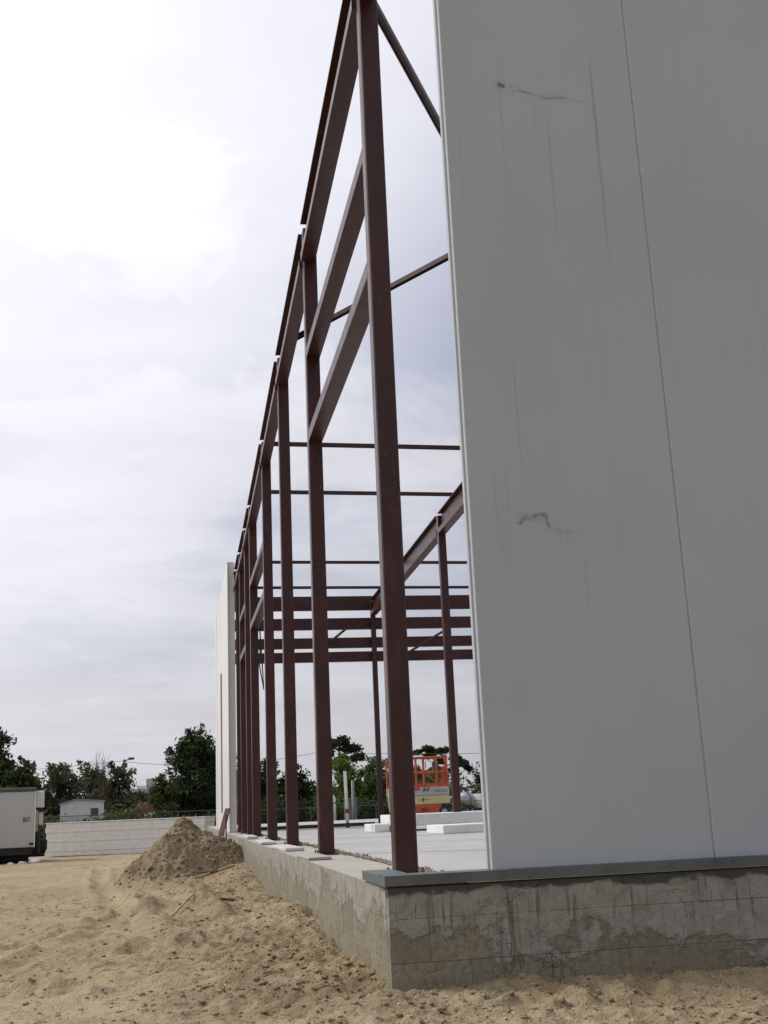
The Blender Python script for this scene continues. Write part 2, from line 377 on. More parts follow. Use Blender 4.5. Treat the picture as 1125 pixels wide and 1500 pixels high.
def mat_panel(name, stained, c=(0.465, 0.50, 0.525)):
    t = NT(name); v = t.vec('Position'); x, y, z = t.sep(v)
    a = t.noise(v, 0.7, 4, 0.5); st = t.noise(t.map(v, (30, 30, 0.5)), 1.0, 4, 0.6); f = t.noise(v, 40, 3, 0.6)
    c2 = tuple(q * 0.93 for q in c)
    col = t.mix(t.rng(a, 0.3, 0.7), c, c2)
    col = t.mix(t.rng(st, 0.5, 0.8, 0.0, 0.10), col, (0.33, 0.31, 0.27))
    if stained:
        w = t.math('MULTIPLY', t.math('SUBTRACT', t.noise(t.map(v, (6, 6, 9)), 1.0, 4, 0.6), 0.5), 0.04)
        wz = t.math('MULTIPLY', t.math('SUBTRACT', t.noise(t.map(v, (14, 14, 14), (5, 1, 2)), 1.0, 4, 0.65), 0.5), 0.035)
        brk = t.rng(t.noise(t.map(v, (16, 16, 16), (2, 7, 1)), 1.0, 3, 0.6), 0.36, 0.60)
        brv = t.rng(t.noise(t.map(v, (20, 20, 3.0), (9, 3, 4)), 1.0, 3, 0.6), 0.30, 0.60, 0.25, 1.0)
        tot = None
        for (x0, z0, x1, z1, wd, k) in STAIN:
            L = math.hypot(x1 - x0, z1 - z0); ux, uz = (x1 - x0) / L, (z1 - z0) / L
            px = t.math('SUBTRACT', x, x0); pz = t.math('ADD', t.math('SUBTRACT', z, z0), wz)
            al = t.math('ADD', t.math('MULTIPLY', px, ux), t.math('MULTIPLY', pz, uz))
            ac = t.math('ABSOLUTE', t.math('SUBTRACT', t.math('MULTIPLY', pz, ux), t.math('MULTIPLY', px, uz)))
            m = t.math('MULTIPLY', t.rng(ac, wd * 1.8, wd * 0.3), t.math('MULTIPLY', t.rng(al, -0.02, 0.01), t.rng(al, L + 0.02, L - 0.01)))
            m = t.math('MULTIPLY', t.math('MULTIPLY', m, brk), k)
            tot = m if tot is None else t.math('MAXIMUM', tot, m)
        for (x0, zt, zb, wd, k) in DRIP:
            ac = t.math('ABSOLUTE', t.math('ADD', t.math('SUBTRACT', x, x0), t.math('MULTIPLY', w, 0.35)))
            m = t.math('MULTIPLY', t.rng(ac, wd, wd * 0.2), t.math('MULTIPLY', t.rng(z, zb, zb + (zt - zb) * 0.6), t.rng(z, zt, zt - (zt - zb) * 0.25)))
            m = t.math('MULTIPLY', t.math('MULTIPLY', m, brv), k * 0.62)
            tot = t.math('MAXIMUM', tot, m)
        smud = None
        for (cx, cz, rx, rz_, k) in ((0.95, 4.60, 0.10, 0.05, 0.30), (1.25, 4.56, 0.16, 0.035, 0.16), (0.90, 1.90, 0.10, 0.035, 0.30), (0.74, 1.85, 0.05, 0.28, 0.07), (1.06, 1.82, 0.12, 0.03, 0.14), (1.505, 4.1, 0.02, 0.6, 0.10)):
            e1 = t.math('DIVIDE', t.math('SUBTRACT', t.math('ADD', x, w), cx), rx); e2 = t.math('DIVIDE', t.math('SUBTRACT', t.math('ADD', z, wz), cz), rz_)
            m = t.math('MULTIPLY', t.rng(t.math('ADD', t.math('MULTIPLY', e1, e1), t.math('MULTIPLY', e2, e2)), 1.3, 0.0), k)
            m = t.math('MULTIPLY', m, brk)
            smud = m if smud is None else t.math('MAXIMUM', smud, m)
        col = t.mix(smud, col, (0.17, 0.145, 0.10))
        col = t.mix(tot, col, (0.10, 0.085, 0.055))
    can = t.noise(t.map(v, (1.6, 1.6, 0.8)), 1.0, 3, 0.5)
    t.color(col); t.bump(t.math('ADD', t.math('MULTIPLY', can, 14.0), t.math('ADD', f, t.math('MULTIPLY', st, 1.0))), 0.10, 0.004)
    return t.set(0.42, 0.0, 0.35)
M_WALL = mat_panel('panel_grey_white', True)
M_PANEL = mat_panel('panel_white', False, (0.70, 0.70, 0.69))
M_PEDGE = simple('panel_edge', (0.66, 0.66, 0.65), (0.56, 0.56, 0.55), 3, 0.5)
M_SEAL = simple('joint_seal', (0.36, 0.365, 0.37), (0.30, 0.305, 0.31), 12, 0.7)
M_PAD = simple('pad_pale', (0.56, 0.55, 0.52), (0.46, 0.45, 0.42), 7, 0.85)
M_FOAM = simple('foam_white', (0.78, 0.78, 0.76), (0.68, 0.68, 0.66), 5, 0.8)
def mat_galv():
    t = NT('galvanised'); v = t.vec('Position')
    a = t.noise(v, 5, 4, 0.6); b = t.noise(v, 45, 3, 0.6)
    t.color(t.mix(t.rng(a, 0.3, 0.7), (0.17, 0.19, 0.188), (0.12, 0.136, 0.135))); t.bump(b, 0.05, 0.002)
    return t.set(t.rng(b, 0.3, 0.7, 0.45, 0.62), 0.55, 0.4)
M_GALV = mat_galv()
M_WOOD = simple('weathered_wood', (0.13, 0.075, 0.045), (0.07, 0.04, 0.026), 9, 0.85, bump=0.4, sc=(1, 1, 0.2))
M_WOODP = simple('pale_wood', (0.42, 0.32, 0.2), (0.30, 0.22, 0.14), 9, 0.85, bump=0.3)
M_BLACK = simple('black_rubber', (0.018, 0.018, 0.018), (0.03, 0.028, 0.026), 6, 0.8)
M_WHITE = simple('white_paint', (0.72, 0.72, 0.71), (0.62, 0.62, 0.61), 2.0, 0.5)
M_TRAIL = simple('trailer_white', (0.46, 0.47, 0.475), (0.42, 0.43, 0.43), 1.2, 0.5, sc=(1, 1, 0.4))
M_ORANGE = simple('orange_paint', (0.50, 0.095, 0.03), (0.34, 0.065, 0.025), 5, 0.6)
M_CREAM = simple('cream_paint', (0.56, 0.49, 0.27), (0.48, 0.42, 0.23), 3, 0.55)
M_LGREY = simple('light_grey_paint', (0.42, 0.42, 0.42), (0.34, 0.34, 0.34), 3, 0.5)
M_DGREY = simple('dark_grey_paint', (0.09, 0.095, 0.09), (0.06, 0.065, 0.06), 3, 0.6)
M_UTIL = simple('utility_green_grey', (0.17, 0.19, 0.17), (0.13, 0.15, 0.135), 3, 0.6)
M_RED = simple('red_paint', (0.45, 0.03, 0.025), (0.33, 0.025, 0.02), 5, 0.6)
M_BRICKRED = simple('red_wall', (0.22, 0.05, 0.04), (0.16, 0.04, 0.035), 3, 0.8)
M_GLASS = simple('window_glass', (0.05, 0.06, 0.10), (0.03, 0.035, 0.06), 3, 0.12, spec=0.6)
M_POLE = simple('pole_wood', (0.075, 0.058, 0.045), (0.05, 0.04, 0.032), 4, 0.9)
M_CHROME = simple('drum_metal', (0.55, 0.56, 0.57), (0.38, 0.39, 0.40), 3, 0.38, 0.6)
M_PIPE = simple('pvc_pipe', (0.74, 0.74, 0.70), (0.66, 0.66, 0.62), 3, 0.5)
M_INK = simple('dark_ink', (0.03, 0.03, 0.06), (0.025, 0.025, 0.05), 3, 0.7)
M_BARK = simple('bark', (0.085, 0.065, 0.048), (0.05, 0.038, 0.03), 5, 0.95, bump=0.5, sc=(1, 1, 0.3))
M_MESHF = simple('fence_wire', (0.04, 0.045, 0.04), (0.03, 0.034, 0.03), 3, 0.7)
def mat_leaf(name, c1, c2):
    t = NT(name)
    v = t.vec('Position')
    n = t.noise(v, 0.9, 3, 0.6); n2 = t.noise(v, 7.0, 2, 0.5)
    t.color(t.mix(t.rng(t.math('ADD', t.math('MULTIPLY', n, 0.6), t.math('MULTIPLY', n2, 0.4)), 0.36, 0.62), c1, c2))
    t.p.inputs['Transmission Weight'].default_value = 0.0
    t.p.inputs['Subsurface Weight'].default_value = 0.0
    tr = t.n.new('ShaderNodeBsdfTranslucent'); tr.inputs['Color'].default_value = (c2[0] * 1.3, c2[1] * 1.4, c2[2] * 0.8, 1)
    mx = t.n.new('ShaderNodeMixShader'); mx.inputs[0].default_value = 0.25
    out = [q for q in t.n if q.type == 'OUTPUT_MATERIAL'][0]
    t.l.new(t.p.outputs[0], mx.inputs[1]); t.l.new(tr.outputs[0], mx.inputs[2]); t.l.new(mx.outputs[0], out.inputs['Surface'])
    return t.set(0.6, 0.0, 0.25)
M_LEAFD = mat_leaf('leaf_dark', (0.022, 0.036, 0.016), (0.045, 0.066, 0.024))
M_LEAFM = mat_leaf('leaf_mid', (0.040, 0.062, 0.022), (0.092, 0.122, 0.036))
M_LEAFB = mat_leaf('leaf_bright', (0.06, 0.095, 0.022), (0.115, 0.16, 0.036))
M_LEAFG = mat_leaf('leaf_grey', (0.050, 0.058, 0.036), (0.10, 0.112, 0.066))
M_PINE = mat_leaf('pine_needles', (0.020, 0.032, 0.018), (0.035, 0.052, 0.026))

# ------------------------------------------------------------------ mesh helpers
class MB:
    """collects shapes and links them as one mesh object"""
    def __init__(s): s.v = []; s.f = []
    def raw(s, vs, fs):
        o = len(s.v); s.v += [tuple(q) for q in vs]; s.f += [tuple(i + o for i in q) for q in fs]; return s
    def box(s, x0, x1, y0, y1, z0, z1, M=None):
        vs = [(x, y, z) for z in (z0, z1) for y in (y0, y1) for x in (x0, x1)]
        if M is not None: vs = [tuple(M @ Vector(q)) for q in vs]
        return s.raw(vs, [(0, 2, 3, 1), (4, 5, 7, 6), (0, 1, 5, 4), (2, 6, 7, 3), (0, 4, 6, 2), (1, 3, 7, 5)])
    def cbox(s, x0, x1, y0, y1, z0, z1, c=0.01):
        """box with chamfered edges"""
        bm = bmesh.new()
        bmesh.ops.create_cube(bm, size=1.0)
        for q in bm.verts:
            q.co = Vector(((x0 + x1) / 2 + q.co.x * (x1 - x0), (y0 + y1) / 2 + q.co.y * (y1 - y0), (z0 + z1) / 2 + q.co.z * (z1 - z0)))
        bmesh.ops.bevel(bm, geom=list(bm.edges), offset=c, segments=1, affect='EDGES')
        bm.verts.ensure_lookup_table()
        for i, q in enumerate(bm.verts): q.index = i
        s.raw([q.co[:] for q in bm.verts], [[w.index for w in fc.verts] for fc in bm.faces]); bm.free(); return s
    def prism(s, prof, axis, a, b):
        """profile in the two other axes extruded along axis from a to b"""
        n = len(prof); vs = []
        for t in (a, b):
            for (p, q) in prof:
                vs.append({0: (t, p, q), 1: (p, t, q), 2: (p, q, t)}[axis])
        fs = [(i, (i + 1) % n, n + (i + 1) % n, n + i) for i in range(n)]
        fs += [tuple(range(n))[::-1], tuple(range(n, 2 * n))]
        return s.raw(vs, fs)
    def bar(s, a, b, w, h=None):
        a = Vector(a); b = Vector(b); d = b - a; L = d.length
        q = d.to_track_quat('Z', 'Y').to_matrix().to_4x4(); q.translation = a
        h = h or w
        return s.box(-w / 2, w / 2, -h / 2, h / 2, 0, L, q)
    def tube(s, pts, r, n=8, r2=None, caps=True):
        pts = [Vector(p) for p in pts]; m = len(pts); vs = []
        for i, p in enumerate(pts):
            d = (pts[min(i + 1, m - 1)] - pts[max(i - 1, 0)]).normalized()
            ref = Vector((0, 0, 1)) if abs(d.z) < 0.95 else Vector((1, 0, 0))
            u = d.cross(ref).normalized(); w = d.cross(u)
            rr = r if r2 is None else r + (r2 - r) * i / max(m - 1, 1)
            if callable(r): rr = r(i / max(m - 1, 1))
            for k in range(n):
                t = 2 * math.pi * k / n; vs.append(p + u * (math.cos(t) * rr) + w * (math.sin(t) * rr))
        fs = []
        for i in range(m - 1):
            for k in range(n):
                fs.append((i * n + k, i * n + (k + 1) % n, (i + 1) * n + (k + 1) % n, (i + 1) * n + k))
        if caps: fs += [tuple(range(n))[::-1], tuple(range((m - 1) * n, m * n))]
        return s.raw(vs, fs)
    def mesh(s, name):
        me = bpy.data.meshes.new(name); me.from_pydata(s.v, [], s.f); me.validate(); me.update()
        bm = bmesh.new(); bm.from_mesh(me); bmesh.ops.recalc_face_normals(bm, faces=bm.faces); bm.to_mesh(me); bm.free()
        return me
    def build(s, name, m, parent=None, smooth=False):
        return link(name, s.mesh(name), m, parent, smooth)
def link(name, me, m, parent=None, smooth=False):
    if m is not None and not me.materials: me.materials.append(m)
    o = bpy.data.objects.new(name, me); COL.objects.link(o)
    if parent is not None: o.parent = parent
    if smooth: me.polygons.foreach_set('use_smooth', [True] * len(me.polygons))
    return o
def tag(o, label, cat, group=None):
    o['label'] = label; o['category'] = cat
    if group: o['group'] = group
    return o
def thing(name, label, cat, group=None, loc=(0, 0, 0), rz=0.0):
    o = bpy.data.objects.new(name, None); COL.objects.link(o)
    o.location = loc; o.rotation_euler = (0, 0, rz); o.empty_display_size = 0.2
    return tag(o, label, cat, group)
def struct(o): o['kind'] = 'structure'; return o

# ------------------------------------------------------------------ ground
def build_ground():
    def lines(segs):
        out = []
        for a, b, st in segs:
            n = max(1, int(round((b - a) / st))); out += list(np.linspace(a, b, n, endpoint=False))
        return out
    xs = [-2500, -900, -350, -150, -80, -45] + lines([(-28, -12, 1.0), (-12, -6, 0.25), (-6, -3, 0.05), (-3, 1.0, 0.019), (1.0, 2.3, 0.024), (2.3, 12, 0.5)]) + [12, 18, 28, 45, 80, 150, 350, 900, 2500]
    ys = [-2500, -900, -300, -100, -40, -20] + lines([(-12, -4, 0.5), (-4, -1.2, 0.08), (-1.2, 5, 0.02), (5, 10, 0.034), (10, 18, 0.055), (18, 30, 0.13), (30, 50, 0.35), (50, 80, 2.0)]) + [80, 95, 120, 160, 240, 400, 900, 2500]
    xs = np.array(xs); ys = np.array(ys)
    X, Y = np.meshgrid(xs, ys); nx, ny = len(xs), len(ys)
    Z = ground_z(X, Y)
    inside = (X > 0.13) & (Y > 0.13) & (X < 26) & (Y < 33)
    Z = np.where(inside, -0.7, Z)
    co = np.stack([X, Y, Z], -1).reshape(-1, 3)
    i = np.arange(nx * ny).reshape(ny, nx)
    q = np.stack([i[:-1, :-1], i[:-1, 1:], i[1:, 1:], i[1:, :-1]], -1).reshape(-1, 4)
    me = bpy.data.meshes.new('ground')
    me.vertices.add(len(co)); me.vertices.foreach_set('co', co.ravel())
    me.loops.add(q.size); me.loops.foreach_set('vertex_index', q.ravel().astype(np.int32))
    me.polygons.add(len(q)); me.polygons.foreach_set('loop_start', np.arange(0, q.size, 4, dtype=np.int32))
    me.update(calc_edges=True); me.validate()
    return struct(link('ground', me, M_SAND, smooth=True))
build_ground()

# clods and pebbles
def lump(rng, sub=1, jag=0.25):
    bm = bmesh.new(); bmesh.ops.create_icosphere(bm, subdivisions=sub, radius=1.0)
    for q in bm.verts: q.co *= 1 + rng.uniform(-jag, jag)
    bm.verts.ensure_lookup_table()
    r = (np.array([q.co[:] for q in bm.verts]), [[w.index for w in fc.verts] for fc in bm.faces]); bm.free(); return r
def scatter(name, rng, spots, mat, label, cat, protos):
    V = []; F = []; o = 0
    for (x, y, z, r) in spots:
        pv, pf = rng.choice(protos)
        a = rng.uniform(0, 6.28); c, s_ = math.cos(a), math.sin(a)
        q = pv * np.array([r * rng.uniform(0.8, 1.4), r * rng.uniform(0.7, 1.1), r * rng.uniform(0.45, 0.8)])
        q = np.stack([q[:, 0] * c - q[:, 1] * s_ + x, q[:, 0] * s_ + q[:, 1] * c + y, q[:, 2] + z], -1)
        V.append(q); F += [[i + o for i in fc] for fc in pf]; o += len(pv)
    me = bpy.data.meshes.new(name); me.from_pydata(np.concatenate(V).tolist(), [], F); me.update()
    ob = link(name, me, mat); ob['kind'] = 'stuff'; tag(ob, label, cat); return ob
rng = random.Random(4)
protos = [lump(rng, 1, 0.28) for _ in range(6)]
pts = []
for k in range(5200):
    y = -1.1 + 13 * rng.random() ** 1.9
    x = rng.uniform(-1.2 - 0.22 * (y + 5.8), -0.03) if y > 0 else rng.uniform(-1.4, 2.2)
    if y > 0 and rng.random() < 0.45: x = -abs(rng.gauss(0, 0.55)) - 0.02
    pts.append((x, y, rng.choice((0.004, 0.004, 0.005, 0.006, 0.008, 0.010, 0.013, 0.018)) * rng.uniform(0.7, 1.3)))
zz = ground_z(np.array([p[0] for p in pts]), np.array([p[1] for p in pts]))
scatter('soil_clods', rng, [(x, y, z + r * 0.2, r) for (x, y, r), z in zip(pts, zz)], M_SAND, 'loose sandy clods strewn over the rutted bare ground', 'soil', protos)
pts = [(rng.uniform(-2.0, -0.05), rng.uniform(0.1, 6), rng.uniform(0.005, 0.012)) for _ in range(130)] + [(rng.uniform(-0.2, 2.0), rng.uniform(-1.0, -0.05), rng.uniform(0.004, 0.010)) for _ in range(60)]
zz = ground_z(np.array([p[0] for p in pts]), np.array([p[1] for p in pts]))
M_PEB = simple('pale_pebble', (0.52, 0.50, 0.46), (0.40, 0.38, 0.34), 30, 0.9)
scatter('pebbles', rng, [(x, y, z + r * 0.3, r) for (x, y, r), z in zip(pts, zz)], M_PEB, 'small pale pebbles and concrete crumbs on the sand', 'pebbles', protos)

# spoil heap
def build_heap():
    n = 190; m = 120
    V = []; F = []
    th = np.linspace(0, 2 * math.pi, n, endpoint=False); rr = np.linspace(0, 1, m) ** 0.9
    T, Q = np.meshgrid(th, rr)
    rad = 1.0 + 0.10 * np.sin(2 * T + 0.6) + 0.05 * np.sin(3 * T + 1.0)
    X = PX + Q * 1.02 * rad * np.cos(T); Y = PY + Q * 1.5 * rad * np.sin(T)
    cone = np.maximum(1 - Q ** 0.92, 0)
    base = ground_z(X, Y, True)
    top = 0.34
    hz = base - 0.01 * ss((Q - 0.8) * 5) + (top + 0.03 - base) * cone ** 1.12
    ridge = 0.17 * gauss(X, Y, PX - 0.22, PY - 0.70, 0.42, 0.12, -0.25) + 0.07 * gauss(X, Y, PX + 0.45, PY - 0.5, 0.35, 0.2, 0.5)
    am = ss(Q * 9) * ss((1.02 - Q) * 5)
    hz = hz + ridge + am * (0.16 * fbm(X, Y, 2.3, 3, 0.55, 101) + 0.10 * (0.3 - np.abs(fbm(X, Y, 6.0, 3, 0.6, 107))) + 0.05 * fbm(X, Y, 17, 3, 0.6, 113)) + am * 0.16 * np.maximum(vnoise(X * 9, Y * 9, 131) - 0.2, 0)
    co = np.stack([X, Y, hz], -1).reshape(-1, 3)
    for i in range(m - 1):
        for k in range(n):
            F.append((i * n + k, i * n + (k + 1) % n, (i + 1) * n + (k + 1) % n, (i + 1) * n + k))
    me = bpy.data.meshes.new('dirt_heap'); me.from_pydata(co.tolist(), [], F); me.update()
    o = link('dirt_heap', me, M_SPOIL, smooth=True)
    bm = bmesh.new(); bm.from_mesh(me); bmesh.ops.recalc_face_normals(bm, faces=bm.faces); bm.to_mesh(me); bm.free()
    tag(o, 'pointed heap of dug sandy soil beside the far foundation wall', 'dirt heap')
    rg = random.Random(9); sp = []
    for k in range(700):
        i = int(m * (0.03 + 0.95 * rg.random() ** 0.6)); j = rg.randrange(n)
        p = co[min(i, m - 1) * n + j]; sp.append((p[0], p[1], p[2], rg.choice((0.012, 0.016, 0.02, 0.03)) * rg.uniform(0.7, 1.4)))
    V = []; Fc = []; of = 0
    for (x, y, z, r) in sp:
        pv, pf = rg.choice(protos); q = pv * r + np.array([x, y, z]); V.append(q); Fc += [[a + of for a in fc] for fc in pf]; of += len(pv)
    me2 = bpy.data.meshes.new('clods'); me2.from_pydata(np.concatenate(V).tolist(), [], Fc); me2.update()
    c = link('clods', me2, M_SPOIL, o); c['kind'] = 'stuff'
    mb = MB()
    for k in range(14):
        a = rg.uniform(3.3, 6.2); q = rg.uniform(0.25, 0.9); x = PX + 1.05 * q * math.cos(a); y = PY + 1.3 * q * math.sin(a)
        i = int(q * (m - 1)); j = int(a / (2 * math.pi) * n) % n; p = co[i * n + j]
        L = rg.uniform(0.06, 0.2); b = rg.uniform(0, 6.28)
        mb.tube([(p[0], p[1], p[2] + 0.01), (p[0] + L * .5 * math.cos(b), p[1] + L * .5 * math.sin(b), p[2] + 0.03), (p[0] + L * math.cos(b), p[1] + L * math.sin(b), p[2] - 0.01)], 0.005, 5)
    tw = mb.build('twigs', M_WOOD, o); tw['kind'] = 'stuff'
build_heap()

# ------------------------------------------------------------------ foundation
fnd = thing('foundation_wall', 'mortar smeared concrete block foundation wall under the steel columns', 'foundation')
CZ = [(-0.153, 0.0), (-0.356, -0.153), (-0.559, -0.356), (-0.762, -0.559), (-0.965, -0.762)]
LEFT_END, RIGHT_END = 33.0, 12.0
core = MB()
core.box(0.003, 0.40, 0.003, LEFT_END, -1.0, -0.006)
core.box(0.40, RIGHT_END, 0.003, 0.30, -1.0, -0.006)
core.build('mortar_core', M_BLOCK, fnd)
def block_mesh(L, h, d=0.05):
    return MB().cbox(0, L, 0, d, 0, h, 0.0022).mesh('concrete_block')
_bcache = {}
def place_block(axis, a, L, z0, z1):
    key = (round(L, 3), round(z1 - z0, 3))
    if key not in _bcache: _bcache[key] = block_mesh(L - 0.004, (z1 - z0) - 0.004)
    me = _bcache[key]
    o = link('concrete_block', me, M_BLOCK, fnd)
    jit = random.Random(int(a * 1000) + int(z0 * 777)).uniform(-0.0015, 0.0015)
    if axis == 'x':
        o.location = (a + 0.002, jit, z0 + 0.002)
    else:
        o.location = (jit, a + L - 0.002, z0 + 0.002); o.rotation_euler = (0, 0, -math.pi / 2)
far_blocks = MB()
for ci, (z0, z1) in enumerate(CZ[:4]):
    off = 0.4064 if ci % 2 == 0 else 0.2032
    a = 0.0; L = off
    while a < 6.0:
        place_block('x', a, L, z0, z1); a += L; L = 0.4064
    a = 0.0545; L = 0.2032 if ci % 2 == 0 else 0.4064
    L -= 0.0545
    while a < LEFT_END - 0.5:
        if a < 13.5: place_block('y', a, L, z0, z1)
        else: far_blocks.box(0.0, 0.05, a + 0.003, a + L - 0.003, z0 + 0.0025, z1 - 0.0025)
        a += L; L = 0.4064
fb = far_blocks.build('far_concrete_blocks', M_BLOCK, fnd); fb['kind'] = 'stuff'
# top ledge pours, stepped slightly and a little ragged
lm = MB(); rg = random.Random(3)
y = 0.055
while y < LEFT_END:
    y2 = min(LEFT_END, y + rg.uniform(0.9, 1.6))
    zt = rg.uniform(-0.004, 0.0)
    lm.box(0.0 + rg.uniform(0.002, 0.004), 0.42 + rg.uniform(-0.01, 0.012), y, y2 - 0.004, -0.02, 0.002 + zt)
    y = y2
lm.build('ledge_cap', M_LEDGE, fnd)

# slab with an open joint of rubble along the ledge
slab = MB()
xs_cuts = [0.50, 4.6, 9.2, 13.8, 26.0]; ys_cuts = [0.26, 5.0, 9.8, 14.6, 19.50, 19.95, 26, 33.0]
slab.box(0.50, 26.0, 0.26, 33.0, -0.25, -0.008)
sl = struct(slab.build('floor_slab', M_SLAB))
for xa, xb in zip(xs_cuts[:-1], xs_cuts[1:]):
    for ya, yb in zip(ys_cuts[:-1], ys_cuts[1:]):
        MB().box(xa + 0.004, xb - 0.004, ya + 0.004, yb - 0.004, -0.009, 0.0).build('slab_panel', M_SLAB, sl)
st = MB(); rg = random.Random(12)
st.box(0.40, 0.52, 0.2, 33.0, -0.2, -0.003)
o = struct(st.build('slab_joint', M_SPOIL))
pts = []
for k in range(1500):
    yy = 0.3 + 19 * rg.random() ** 1.7; xx = rg.gauss(0.465, 0.03)
    pts.append((xx, yy, 0.002 + (0.004 if abs(xx - .47) > .04 else 0), rg.choice((0.004, 0.006, 0.008, 0.011, 0.016))))
scatter('joint_rubble', rg, pts, simple('pinkish_rubble', (0.30, 0.25, 0.21), (0.20, 0.16, 0.13), 12, 0.95), 'pinkish crumbs filling the gap between ledge and slab', 'rubble', protos)

# ------------------------------------------------------------------ galvanised flashing
fl = thing('metal_flashing', 'galvanised steel angle flashing along the foundation corner under the grey wall', 'flashing')
fm = MB()
fm.box(-0.0145, 8.0, -0.0145, -0.0115, 0.008, 0.056)
fm.box(-0.0145, 8.0, -0.0115, 0.16, 0.0535, 0.0565)
fm.build('front_angle', M_GALV, fl)
fm = MB()
fm.box(-0.0145, -0.0115, -0.0112, 0.70, 0.006, 0.052)
fm.box(-0.0112, 0.15, 0.162, 0.70, 0.0492, 0.0520)
fm.build('side_angle', M_GALV, fl)
fm = MB(); fm.box(-0.004, 8.0, -0.004, 0.155, 0.006, 0.0525); fm.box(-0.004, 0.145, 0.1555, 0.69, 0.006, 0.0485); fm.build('mortar_bed', M_LEDGE, fl)
sc = MB(); sc.tube([(0, 0, 0), (0, -0.004, 0)], 0.0045, 8); sme = sc.mesh('screw')
rg = random.Random(2)
for k in range(14):
    o = link('screw', sme, M_GALV, fl); o.location = (0.62 + k * 0.17 + rg.uniform(-0.03, 0.03), -0.0146, 0.040 + rg.uniform(-0.004, 0.004))

# ------------------------------------------------------------------ steel frame
frame = thing('steel_building', 'dark red primed steel building frame of columns, beams and girts', 'steel structure')
XC, WC = 0.2113, 0.132
COLY = [0.894, 4.515, 7.537, 10.348, 13.467, 14.881, 16.70, 18.10]
def HT(y): return float(np.interp(y, [0.0, 4.515, 7.537, 10.348, 13.467, 14.881, 16.7, 19.7], [6.29, 6.043, 5.882, 5.695, 5.535, 5.468, 5.42, 5.30]))
def column(x, y, z0, z1, w=WC, holes=(), plate=True):
    o = MB().cbox(x, x + w, y, y + w * 0.9, z0 + 0.012, z1, 0.008).build('column', M_STEEL, frame)
    if plate:
        MB().cbox(x - 0.035, x + w + 0.035, y - 0.035, y + w * 0.9 + 0.035, z0 + 0.002, z0 + 0.0125, 0.003).build('base_plate', M_STEEL, o)
        for dx in (-0.02, w + 0.02):
            for dy in (-0.02, w * 0.9 + 0.02):
                MB().tube([(x + dx, y + dy, z0 + 0.012), (x + dx, y + dy, z0 + 0.045)], 0.008, 6).build('anchor_bolt', M_GALV, o)
    for hz in holes:
        for dx in (0.30, 0.70):
            MB().tube([(x + w * dx, y - 0.0015, hz), (x + w * dx, y + 0.01, hz)], 0.009, 10).build('bolt_hole', M_DARK, o)
    return o
for i, y in enumerate(COLY):
    h = {1: (2.62, 2.55, 2.36, 2.30), 2: (2.52, 2.44, 2.2, 2.12)}.get(i, ())
    column(XC, y, 0.0, HT(y) - 0.022, holes=h)
    # cap angle seats where the beams land
FW, DB, TF, TB = 0.142, 0.40, 0.018, 0.085
def ibeam_y(x, ya, yb, zf, depth=DB, fw=FW, mat=None, cope=0.045, name='top_beam', lip=0.045):
    """I section running along Y; zf(y) is its top; the top flange is coped back at both ends"""
    xa, xb = x - 0.03, x - 0.03 + fw; xm = (xa + xb) / 2; mb = MB()
    def sbox(x0, x1, y0, y1, d0, d1, e0=None, e1=None):
        vs = []
        for (yy, da, db_) in ((y0, d0, d1), (y1, d0 if e0 is None else e0, d1 if e1 is None else e1)):
            for xx in (x0, x1):
                for dd in (da, db_): vs.append((xx, yy, zf(yy) - dd))
        mb.raw(vs, [(0, 1, 3, 2), (4, 6, 7, 5), (0, 4, 5, 1), (2, 3, 7, 6), (0, 2, 6, 4), (1, 5, 7, 3)])
    sbox(xa, xb, ya + cope, yb - cope, 0.0, TF)
    sbox(xa, xb, ya, yb, depth - TB, depth)
    sbox(xm - 0.006, xm + 0.006, ya + cope, yb - cope, TF + 0.0005, depth - TB - 0.0005)
    sbox(xm - 0.006, xm + 0.006, ya, ya + cope, lip, depth - TB - 0.0005)
    sbox(xm - 0.006, xm + 0.006, yb - cope, yb, lip, depth - TB - 0.0005)
    return mb.build(name, mat or M_STEEL, frame)
YB = 19.66
ends = [-3.0] + COLY + [YB]
for a, b in zip(COLY, COLY[1:] + [YB]):
    o = ibeam_y(XC, a + WC * 0.9 + 0.002, b - 0.002, HT)
# near end: the top beam oversails towards the front wall
ibeam_y(XC, 0.20, COLY[0] - 0.002, HT)
def channel_y(x, ya, yb, z, h=0.105, w=WC, mat=M_STEELG, name='girt'):
    z = z + 0.042
    mb = MB(); mb.box(x, x + w, ya, yb, z - h, z - h + 0.008)
    mb.box(x, x + 0.009, ya, yb, z - h + 0.0085, z); mb.box(x + w - 0.009, x + w, ya, yb, z - h + 0.0085, z)
    mb.box(x + 0.012, x + w - 0.012, ya, ya + 0.012, z - h + 0.0085, z + 0.10)
    o = mb.build(name, mat, frame)
    for yy in (ya, yb - 0.05):
        MB().box(x + 0.02, x + w - 0.02, yy, yy + 0.05, z - h - 0.0085, z - h - 0.0005).build('clip_angle', mat, o)
    return o
d = WC * 0.9 + 0.002
channel_y(XC, COLY[0] + d, COLY[1] - 0.002, 4.69)
channel_y(XC, COLY[0] + d, COLY[1] - 0.002, 3.84)
channel_y(XC, COLY[3] + d, COLY[4] - 0.002, 4.15)
channel_y(XC, COLY[3] + d, COLY[4] - 0.002, 3.42)
channel_y(XC, COLY[5] + d, COLY[6] - 0.002, 4.06)
channel_y(XC, COLY[5] + d, COLY[6] - 0.002, 3.30)
